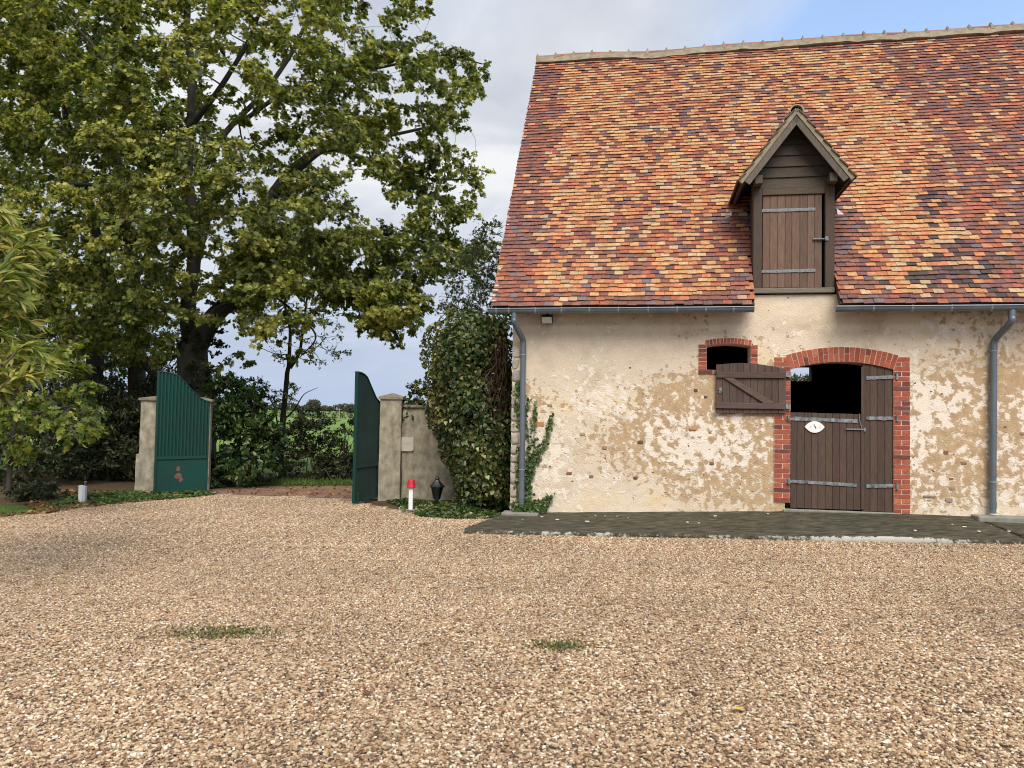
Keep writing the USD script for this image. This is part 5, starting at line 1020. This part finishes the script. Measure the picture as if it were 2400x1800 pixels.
# a slender tree beyond the lane
YS = 20.8
R5 = np.random.default_rng(15)
st_limbs = [(A([(655, 1120, 0), (662, 1010, 0), (667, 940, 0), (672, 880, 0), (678, 850, 0), (678, 800, 0), (674, 740, 0.1), (668, 660, 0.1)], YS), 0.10, 0.03), (A([(680, 862, 0), (700, 830, -0.1), (708, 790, -0.1), (716, 730, -0.2), (720, 690, -0.2)], YS), 0.055, 0.02), (A([(706, 832, 0), (740, 815, 0), (765, 790, 0)], YS), 0.022, 0.008),
            (A([(678, 830, 0), (650, 830, 0.1), (615, 815, 0.1), (600, 800, 0.1)], YS), 0.015, 0.006), (A([(664, 985, 0), (690, 960, -0.1), (712, 925, -0.2), (745, 908, -0.3)], YS), 0.03, 0.006), (A([(655, 1020, 0), (645, 960, 0.1), (632, 935, 0.1)], YS), 0.03, 0.008), (A([(660, 1030, -0.3), (700, 1000, -0.4), (750, 990, -0.5), (800, 985, -0.5)], YS), 0.03, 0.008)]
st_px = [(740, 800, 20), (770, 780, 22), (770, 820, 18), (745, 845, 14), (790, 830, 14), (700, 745, 26), (740, 750, 26), (660, 840, 10), (680, 700, 28), (780, 755, 20), (680, 930, 14), (690, 905, 10), (655, 925, 12), (640, 720, 18), (650, 950, 14)]
st_cl = np.array([at(x + R5.normal(0, r * 0.5), y + R5.normal(0, r * 0.4), YS + R5.uniform(-0.5, 0.5)) for x, y, r in st_px for _ in range(2)])
_, tris['st'] = tree('slender_tree', 'slender forked tree beyond the lane, seen between the gate leaves', 'tree', st_limbs, st_cl, R5.uniform(0.16, 0.28, len(st_cl)), 30, 0.085, 'small', M_maple, 24, droop=0.3)

# the ivy that swallows the end of the garden wall, next to the barn
R6 = np.random.default_rng(16)
ivy_px = Polygon([(1006, 1000), (998, 880), (1002, 810), (1022, 766), (1056, 742), (1100, 728), (1150, 732), (1200, 748), (1207, 900), (1207, 1195), (1150, 1208), (1090, 1205), (1068, 1150), (1052, 1080), (1040, 1030)])
iv0 = at(1105, 1190, 13.3); iv0[2] = gz(iv0[0]); t = thing('ivy_mass', 'big dark ivy mass swallowing the wall end beside the barn corner', 'ivy', loc=iv0)
# leaves sit on a lumpy front that bulges towards the yard, deeper towards its outline
def ivy_front(x, y, e): b = min(1.0, e / 90) ** 0.5; return 13.9 - 0.95 * b - 0.25 * (meshkit.noise(np.array([x * 0.02, y * 0.02, 0.5])) - 0.3)
C6, S6 = [], []
n6 = 0
while n6 < 8600:
    x, y = R6.uniform(985, 1210), R6.uniform(715, 1212)
    e = ivy_px.exterior.distance(Point(x, y))
    if not ivy_px.contains(Point(x, y)):
        if x > 1200 or y > 1190 or e > 34 * max(0, float(meshkit.noise(np.array([x * 0.035, y * 0.035, 3.0]))) - 0.42) + 2: continue
        e = 0
    # brown hollow at the right where old stems show
    bare = math.exp(-((x - 1172) / 40) ** 2 - ((y - 880) / 130) ** 2)
    if R6.random() < bare * 0.80: continue
    Yq = ivy_front(x, y, e) + abs(R6.normal(0, 0.16)) + 0.25 * bare - (0.22 * R6.random() if R6.random() < 0.16 else 0); C6.append(at(x, y, Yq)); n6 += 1
C6 = np.array(C6); out = C6 - np.array([iv0[0] + 0.1, 14.2, 1.6]); D6 = R6.normal(0, 0.7, C6.shape) + [0, 0, -0.7]; N6 = unit(out) * 1.0 + R6.normal(0, 0.5, C6.shape) + [0, -0.2, 0.5]
pxx = 1200 + FOC * (C6[:, 0]) / C6[:, 1]; dry = R6.random(len(C6)) < np.clip(0.16 + 0.5 * np.exp(-((pxx - 1010) / 40) ** 2) + 0.55 * (C6[:, 2] < 1.1) * R6.random(len(C6)) + 1.4 * (meshkit.fbm(C6 * 1.7, 3) - 0.55), 0.04, 0.9); Z6 = R6.uniform(0.042, 0.10, len(C6))
for sel, mt_, nm_ in ((~dry, M_ivy, 'ivy_leaves'), (dry, M_ivydry, 'dry_ivy_leaves')): obj(nm_, (lambda v, f: (v - iv0, f))(*leaves(C6[sel], D6[sel], N6[sel], Z6[sel] * (0.85 if mt_ is M_ivydry else 1), 'ivy')), mt_, t, kind='stuff')
stm = []
for k in range(260):
    x = R6.uniform(1010, 1205); y0_, y1_ = R6.uniform(760, 1150), 0; ln = R6.uniform(40, 200); y1_ = min(1200, y0_ + ln)
    if k > 90: x = R6.normal(1170, 26); y0_ = R6.uniform(740, 1000); y1_ = y0_ + R6.uniform(40, 160)
    x = np.clip(x, 1008, 1203); xx = np.clip(x + np.cumsum(R6.normal(0, 11, 5)), 1004, 1204); yy = np.linspace(y0_, y1_, 5)
    if not all(ivy_px.buffer(-6).contains(Point(a_, b_)) for a_, b_ in zip(xx, yy)): continue
    Yq = [ivy_front(a_, b_, ivy_px.exterior.distance(Point(a_, b_))) + 0.14 + R6.uniform(0, 0.25) for a_, b_ in zip(xx, yy)]
    p = bez([at(a_, b_, c_) for a_, b_, c_ in zip(xx, yy, Yq)], 3); stm.append(tube(p - iv0, np.linspace(0.012, 0.005, len(p)) * R6.uniform(0.6, 1.6), 5, False))
obj('ivy_stems', cat(stm), M_stem, t, smooth=True, kind='stuff')
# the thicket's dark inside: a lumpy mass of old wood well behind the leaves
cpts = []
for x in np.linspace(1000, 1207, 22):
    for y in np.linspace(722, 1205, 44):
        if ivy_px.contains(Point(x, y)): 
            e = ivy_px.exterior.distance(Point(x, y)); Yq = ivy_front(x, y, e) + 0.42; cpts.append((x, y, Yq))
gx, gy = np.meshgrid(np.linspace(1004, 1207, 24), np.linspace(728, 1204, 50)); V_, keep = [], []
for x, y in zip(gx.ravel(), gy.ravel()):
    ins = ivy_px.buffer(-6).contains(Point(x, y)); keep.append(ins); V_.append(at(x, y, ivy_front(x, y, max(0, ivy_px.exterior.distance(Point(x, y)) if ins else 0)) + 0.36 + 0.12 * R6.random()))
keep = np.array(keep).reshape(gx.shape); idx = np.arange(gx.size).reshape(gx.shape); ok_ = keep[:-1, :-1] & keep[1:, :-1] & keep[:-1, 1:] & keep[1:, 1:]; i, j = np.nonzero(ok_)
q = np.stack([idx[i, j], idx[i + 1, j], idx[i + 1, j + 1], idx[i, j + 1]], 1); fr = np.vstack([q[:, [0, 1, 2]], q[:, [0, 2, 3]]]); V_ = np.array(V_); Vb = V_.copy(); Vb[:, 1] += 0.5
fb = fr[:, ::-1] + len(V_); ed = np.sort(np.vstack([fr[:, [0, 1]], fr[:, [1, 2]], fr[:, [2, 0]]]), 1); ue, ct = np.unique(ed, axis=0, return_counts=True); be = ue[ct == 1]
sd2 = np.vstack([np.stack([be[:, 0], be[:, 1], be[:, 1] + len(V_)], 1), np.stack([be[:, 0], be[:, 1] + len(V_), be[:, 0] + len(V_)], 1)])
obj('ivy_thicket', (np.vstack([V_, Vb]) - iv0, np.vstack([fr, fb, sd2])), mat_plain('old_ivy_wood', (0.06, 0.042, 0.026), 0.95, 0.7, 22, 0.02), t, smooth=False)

# young ivy climbing the plaster beside the left downpipe
t = thing('climbing_ivy', 'young green ivy climbing the plaster behind the left downpipe', 'ivy', loc=BO, rotz=-math.degrees(TH)); R7 = np.random.default_rng(17); C7, tw = [], []
runs = [[(0.22, 0.16), (0.26, 0.7), (0.30, 1.2), (0.24, 1.7), (0.27, 1.95)], [(0.25, 0.5), (0.36, 1.0), (0.38, 1.5), (0.40, 1.82)], [(0.32, 0.8), (0.50, 1.15), (0.60, 1.4), (0.66, 1.68)], [(0.24, 0.3), (0.33, 0.7), (0.40, 0.95), (0.46, 1.2)], [(0.30, 0.2), (0.42, 0.28), (0.56, 0.34), (0.70, 0.42)], [(0.12, 1.5), (0.10, 1.9), (0.13, 2.2)], [(0.24, 0.2), (0.30, 0.45), (0.26, 0.8)], [(0.35, 0.15), (0.52, 0.22), (0.62, 0.30)], [(0.28, 1.0), (0.30, 0.5), (0.34, 0.2)], [(0.13, 0.2), (0.12, 0.7), (0.14, 1.2)]]
for rn in runs:
    p = bez([[a_, -0.012, b_] for a_, b_ in rn], 8); tw.append(tube(p, 0.004, 5, False)); n = int(24 * len(rn)); i = R7.integers(0, len(p), n); C7.append(p[i] + np.stack([R7.normal(0, 0.028, n), -R7.uniform(0.005, 0.05, n), R7.normal(0, 0.03, n)], 1))
C7.append(np.stack([R7.uniform(0.05, 0.60, 240), -R7.uniform(0.02, 0.22, 240), 0.14 + np.abs(R7.normal(0, 0.08, 240))], 1))
C7 = np.vstack(C7); obj('ivy_leaves', leaves(C7, R7.normal(0, 0.6, C7.shape) + [0, -0.2, -0.6], R7.normal(0, 0.45, C7.shape) + [0, -1, 0.5], R7.uniform(0.035, 0.07, len(C7)), 'ivy'), M_ivysmall, t, kind='stuff'); obj('ivy_stems', cat(tw), M_stem, t, smooth=True, kind='stuff')

# ground cover, grass, litter ------------------------------------------------
def cover(name, label, poly, n, size, shape, mat, seed, hgt=0.10, up=1.0, dens=None):
    R_ = np.random.default_rng(seed); P = Polygon(poly).buffer(0); x0, y0, x1, y1 = P.bounds; out = []
    while len(out) < n:
        c = R_.uniform([x0, y0], [x1, y1], (n, 2)); c = c[shapely.contains_xy(P, c[:, 0], c[:, 1])]; d = meshkit.fbm(np.c_[c * 1.6, c[:, 0] * 0], 3); c = c[R_.random(len(c)) < np.clip((d - 0.3) * 4, 0.08, 1)]; out += c.tolist()
    c = np.array(out)
    for qx, qy in ((-1.765, 13.77), (-1.33, 14.05), (-8.30, 15.03)): tq = -(c - [qx, qy]) @ np.array([qx, qy]) / math.hypot(qx, qy); c = c[~((np.abs((c - [qx, qy]) @ np.array([qy, -qx]) / math.hypot(qx, qy)) < 0.10) & (tq > -0.08) & (tq < 0.55))]
    c = c[:n]; n = len(c); e = shapely.distance(P.exterior, shapely.points(c)); H = hgt * np.clip(e / 0.5, 0.15, 1) * (0.4 + 1.2 * meshkit.noise(np.c_[c * 2.3, c[:, 0] * 0]))
    p = np.c_[c, gz(c[:, 0]) + 0.012 + H * R_.uniform(0.1, 1, n)]; d = R_.normal(0, 1, (n, 3)); d[:, 2] *= 0.3; nn = R_.normal(0, 0.5, (n, 3)) + [0, -0.25, up]
    m = obj(name, leaves(p, d, nn, size * R_.uniform(0.6, 1.3, n), shape), mat, kind='stuff'); tag(m, label, 'ground cover'); tris[label] = n * 8
cover('ground_ivy', 'low ivy covering the bank below the left gate leaf', [(-8.05, 13.5), (-7.4, 14.9), (-6.5, 15.75), (-6.2, 16.4), (-6.6, 16.9), (-8.3, 16.8), (-9.2, 15.6), (-8.6, 14.3)], 3600, 0.065, 'ivy', M_ivysmall, 51, 0.10)
cover('ground_ivy', 'low ivy around the lantern and at the foot of the ivy mass', [(-1.95, 13.75), (-1.45, 12.75), (-0.85, 12.50), (-0.10, 12.55), (-0.05, 13.2), (-0.8, 14.4), (-2.0, 15.2), (-2.4, 15.0), (-2.0, 14.2)], 4200, 0.065, 'ivy', M_ivy, 52, 0.12)
def litter(name, label, poly, n, size, mat, seed, lift=0.012):
    R_ = np.random.default_rng(seed); P = Polygon(poly).buffer(0); x0, y0, x1, y1 = P.bounds; c = R_.uniform([x0, y0], [x1, y1], (n * 4, 2)); c = c[shapely.contains_xy(P, c[:, 0], c[:, 1])][:n]; n = len(c)
    p = np.c_[c, gz(c[:, 0]) + lift + R_.uniform(0, 0.02, n)]; d = R_.normal(0, 1, (n, 3)); d[:, 2] *= 0.2
    m = obj(name, leaves(p, d, R_.normal(0, 0.35, (n, 3)) + [0, 0, 1], size * R_.uniform(0.6, 1.2, n), 'maple', 0.2), mat, kind='stuff'); tag(m, label, 'leaf litter')
litter('leaf_litter', 'brown fallen leaves strewn beside the lawn corner under the trees', [(-9.6, 12.2), (-8.4, 12.75), (-7.9, 13.6), (-7.4, 14.7), (-6.6, 15.8), (-7.2, 17.0), (-10, 17.2), (-9.2, 14.6), (-8.3, 13.6)], 1500, 0.085, M_litter, 53)
litter('leaf_litter', 'brown fallen leaves over the lane beyond the gate', [(-7.2, 16.8), (-6.2, 16.5), (-2.9, 15.5), (-1, 16), (-1, 18.6), (-3.4, 18.3), (-6.0, 18.2), (-8.5, 18.5)], 500, 0.07, M_litter, 54, 0.014)
def grass(name, label, poly, n, h, mat, seed):
    R_ = np.random.default_rng(seed); P = Polygon(poly).buffer(0); x0, y0, x1, y1 = P.bounds; c = R_.uniform([x0, y0], [x1, y1], (n * 5, 2)); c = c[shapely.contains_xy(P, c[:, 0], c[:, 1])][:n]; n = len(c)
    p = np.c_[c, gz(c[:, 0]) - 0.004]; d = R_.normal(0, 0.45, (n, 3)) + [0, 0, 1]; nn = R_.normal(0, 1, (n, 3)); v, f = blade_leaves(p, d, nn, h * R_.uniform(0.5, 1.3, n), 0.06, R_.uniform(0, 0.6, n))
    m = obj(name, (v, f), mat, kind='stuff'); tag(m, label, 'grass')
grass('lawn_grass', 'short green grass of the lawn corner at the left edge', [(-12, 6.0), (-6.2, 5.8), (-5.35, 6.9), (-5.6, 7.9), (-6.95, 9.3), (-8.15, 10.7), (-8.75, 11.9), (-8.45, 12.75), (-8.05, 13.4), (-8.3, 14.1), (-9.0, 14.6), (-12, 14.8)], 16000, 0.06, M_grass, 55)
grass('verge_grass', 'rough grass strip along the far side of the lane', [(-6.3, 18.35), (-6.0, 18.3), (-3.4, 18.35), (0, 18.7), (0, 19.4), (-3.4, 19.3), (-6.2, 19.5)], 5000, 0.13, M_grass, 56)
for k, (x, y, rx_, ry_, n, lb) in enumerate([(*at(520, 1515, 6.05)[:2], 0.50, 0.20, 900, 'mossy green patch in the gravel at the left'), (*at(1310, 1527, 5.7)[:2], 0.24, 0.13, 420, 'small dark mossy patch in the gravel below the apron')]):
    R_ = np.random.default_rng(60 + k); c = np.c_[R_.normal(0, rx_ * 0.5, n) + x, R_.normal(0, ry_ * 0.5, n) + y]; p = np.c_[c, gz(c[:, 0]) + 0.020]; d = R_.normal(0, 1.0, (n, 3)) + [0, 0, 0.35]
    v, f = blade_leaves(p, d, R_.normal(0, 1, (n, 3)), R_.uniform(0.012, 0.032, n), 0.2, R_.uniform(0, 0.6, n)); tag(obj('moss_patch', (v, f), M_moss, kind='stuff'), lb, 'moss')
# single fallen leaves on the gravel
for k, (x, y, Yd, sz, lb, mt, a_) in enumerate([(1732, 1678, 4.45, 0.075, 'narrow yellow leaf lying on the gravel below the door', M_yellow, 0.2), (2165, 1787, 3.86, 0.05, 'curled yellow leaf in the gravel, bottom right', M_yellow, 0.5), (860, 1635, 4.73, 0.07, 'dark leaf lying on the gravel at lower left of centre', M_litter, 1.0), (1835, 1560, 5.25, 0.06, 'dark brown leaf on the gravel in front of the door', M_litter, 2.1), (2050, 1385, 7.2, 0.07, 'dead leaf on the gravel near the apron edge', M_litter, 0.7), (2300, 1425, 6.6, 0.07, 'dark leaf on the gravel near the right edge', M_litter, 2.8), (1185, 1618, 4.85, 0.05, 'small rust-brown leaf in the middle of the gravel', M_litter, 1.4)]):
    c = at(x, y, Yd); n = 1; t_ = leaves(np.array([[0, 0, 0.0]]), [[math.cos(a_), math.sin(a_), 0.05]], [[0.1, -0.2, 1]], np.array([sz]), 'laurel' if mt is M_yellow else 'maple', 0.25)
    p = thing('fallen_leaf', lb, 'leaf', loc=(c[0], c[1], gz(c[0]) + 0.034)); obj('blade', t_, mt, p)

# ------------------------------------------------------------------ gravel stones
def stone_patch(n, seed, smin, smax, w=0.5):
    R_ = np.random.default_rng(seed); ico = trimesh.creation.icosahedron(); V0, F0 = ico.vertices, ico.faces; k = len(V0)
    c = np.c_[R_.uniform(-w / 2, w / 2, (n, 2)), R_.uniform(0.0, 0.010, n)]; s = np.exp(R_.uniform(np.log(smin), np.log(smax), n)) / 2
    sc = np.stack([s * R_.uniform(0.8, 1.5, n), s * R_.uniform(0.7, 1.1, n), s * R_.uniform(0.45, 0.8, n)], 1); v = V0[None] * (1 + R_.uniform(-0.25, 0.25, (n, k, 1))) * sc[:, None]
    e = R_.uniform(0, 2 * np.pi, n); b = R_.normal(0, 0.35, n); ce, se, cb, sb = np.cos(e), np.sin(e), np.cos(b), np.sin(b)
    x, y, z = v[..., 0], v[..., 1], v[..., 2]; y, z = y * cb[:, None] - z * sb[:, None], y * sb[:, None] + z * cb[:, None]; x, y = x * ce[:, None] - y * se[:, None], x * se[:, None] + y * ce[:, None]
    return np.stack([x, y, z], -1).reshape(-1, 3) + np.repeat(c, k, 0), (F0[None] + (np.arange(n) * k)[:, None, None]).reshape(-1, 3)
pi = UsdGeom.PointInstancer.Define(stage, '/World/gravel_stones'); tag(pi.GetPrim(), 'loose pale and brown gravel stones covering the yard', 'gravel', None, 'stuff')
rel = pi.CreatePrototypesRel(); pts, ors, ids = [], [], []
NV = 9
for k in range(NV):
    n, a_, b_ = (1500, 0.009, 0.028) if k > 5 else (1900, 0.008, 0.0225) if k < 4 else (950, 0.011, 0.028)
    sp = stone_patch(n, 300 + k, a_, b_); m = usdkit.mesh(stage, f'/World/gravel_stones/prototypes/stone_patch_{k + 1:03d}', sp, M_pebble, smooth=False); rel.AddTarget(m.GetPath())
    UsdGeom.PrimvarsAPI(m).CreatePrimvar('col', Sdf.ValueTypeNames.Color3fArray, 'vertex').Set(Vt.Vec3fArray.FromNumpy(np.repeat(np.random.default_rng(400 + k).random((n, 1)), 12, 0).repeat(3, 1).astype(np.float32)))
R8 = np.random.default_rng(18); tilt = math.atan(0.02)
apron_poly = Polygon([tuple(local(s, r)[:2]) for s, r in ((-0.42, -1.5), (6.3, -1.23), (12, -0.95), (12, 3), (-0.0, 3), (0.0, -0.2))])
for Y in np.arange(2.9, 16.6, 0.46):
    for X in np.arange(-0.80 * Y - 1.0, 0.80 * Y + 1.0, 0.46):
        x, y = X + R8.uniform(-.015, .015), Y + R8.uniform(-.015, .015); P = Point(x, y).buffer(0.26)
        g = GRAVEL.intersection(P).area / P.area
        if g < 0.45 or apron_poly.contains(P): continue
        if x > 5.5 and y > 10.6: continue
        pts.append((x, y, gz(x) + 0.001)); a_ = R8.integers(0, 4) * math.pi / 2; qz = Gf.Quatf(math.cos(a_ / 2), 0, 0, math.sin(a_ / 2)); qt = Gf.Quatf(math.cos(tilt / 2), 0, -math.sin(tilt / 2), 0); q_ = qt * qz
        ors.append(Gf.Quath(q_.GetReal(), *q_.GetImaginary())); ids.append(int(R8.integers(0, 4)) if 5.6 + R8.uniform(-.8, .8) < Y < 9.5 else int(R8.integers(4, 6)) if Y >= 9.5 else int(R8.integers(6, 9)))
pi.CreatePositionsAttr(Vt.Vec3fArray([Gf.Vec3f(*map(float, p)) for p in pts])); pi.CreateOrientationsAttr(Vt.QuathArray(ors)); pi.CreateProtoIndicesAttr(Vt.IntArray(ids))

# ------------------------------------------------------------------ far things
def far_crowns(cs, n, seed, leaf):
    R_ = np.random.default_rng(seed); C_ = []
    for (x, y, z, rx_, rz_) in cs:
        d = unit(R_.normal(0, 1, (n, 3))); C_.append(np.array([x, y, z]) + d * np.array([rx_, rx_, rz_]) * R_.uniform(0.55, 1.0, (n, 1)) ** 0.5)
    C_ = np.vstack(C_); return leaves(C_, R_.normal(0, 1, C_.shape), R_.normal(0, 0.6, C_.shape) + [0, 0, 1], leaf * R_.uniform(0.6, 1.4, len(C_)), 'small')
R9 = np.random.default_rng(19); wood = []
for x in np.arange(-620, 620, 9.0):
    h = R9.uniform(6.5, 10.5) + 3.0 * (meshkit.noise(np.array([x * 0.03, 0.0, 0.0])) - 0.5); wood.append((x + R9.uniform(-3, 3), 900 + R9.uniform(-14, 14), h * 0.5, R9.uniform(5, 8), h * 0.55))
tag(obj('far_wood', far_crowns(wood, 220, 71, 3.2), M_farwood, kind='stuff'), 'far low wood along the horizon beyond the green field', 'wood')
hedge = [(x, 178 + R9.uniform(-1, 1), 0.45, 1.6, 0.75) for x in np.arange(-110, 60, 2.0)]
tag(obj('far_hedge', far_crowns(hedge, 60, 72, 0.6), M_farwood, kind='stuff'), 'thin dark hedge line across the far edge of the field', 'hedge')
def far_tree(label, px, top, wpx, Y, seed):
    b = at(px, 968, Y); b[2] = -0.25; tp = at(px, top, Y)[2]; r = wpx / 1802 * Y / 2; R_ = np.random.default_rng(seed); t = thing('field_tree', label, 'tree', loc=b); h = tp + 0.25
    cs = [(R_.uniform(-.5, .5) * r, R_.uniform(-.5, .5) * r, h - r * R_.uniform(0.5, 0.95), r * R_.uniform(0.45, 0.7), r * 0.6) for _ in range(9)] + [(0, 0, h - r * 0.7, r * 0.9, r * 0.75)]
    obj('trunk', tube([[0, 0, 0], [0, 0, h * 0.6]], [r * 0.10, r * 0.06], 8), M_bark, t); obj('crown', far_crowns(cs, 160, seed, r * 0.25), M_farwood, t, kind='stuff')
far_tree('round far tree on the horizon right of the slender tree', 733, 936, 40, 420, 81)
far_tree('small far tree on the horizon left of the right gate leaf', 773, 952, 18, 520, 82)
far_tree('broad far tree touching the edge of the right gate leaf', 822, 946, 34, 480, 83)
pb = at(795, 982, 170); pb[2] = -0.25; t = thing('utility_pole', 'thin pale utility pole standing in the field hedge', 'pole', loc=pb)
obj('pole', tube([[0, 0, 0], [0, 0, at(795, 957, 170)[2] + 0.3]], [0.13, 0.09], 8), M_kerb, t); obj('crossarm', bx(-0.5, 0.5, -0.05, 0.05, at(795, 959, 170)[2] + 0.1, at(795, 959, 170)[2] + 0.2), M_kerb, t)
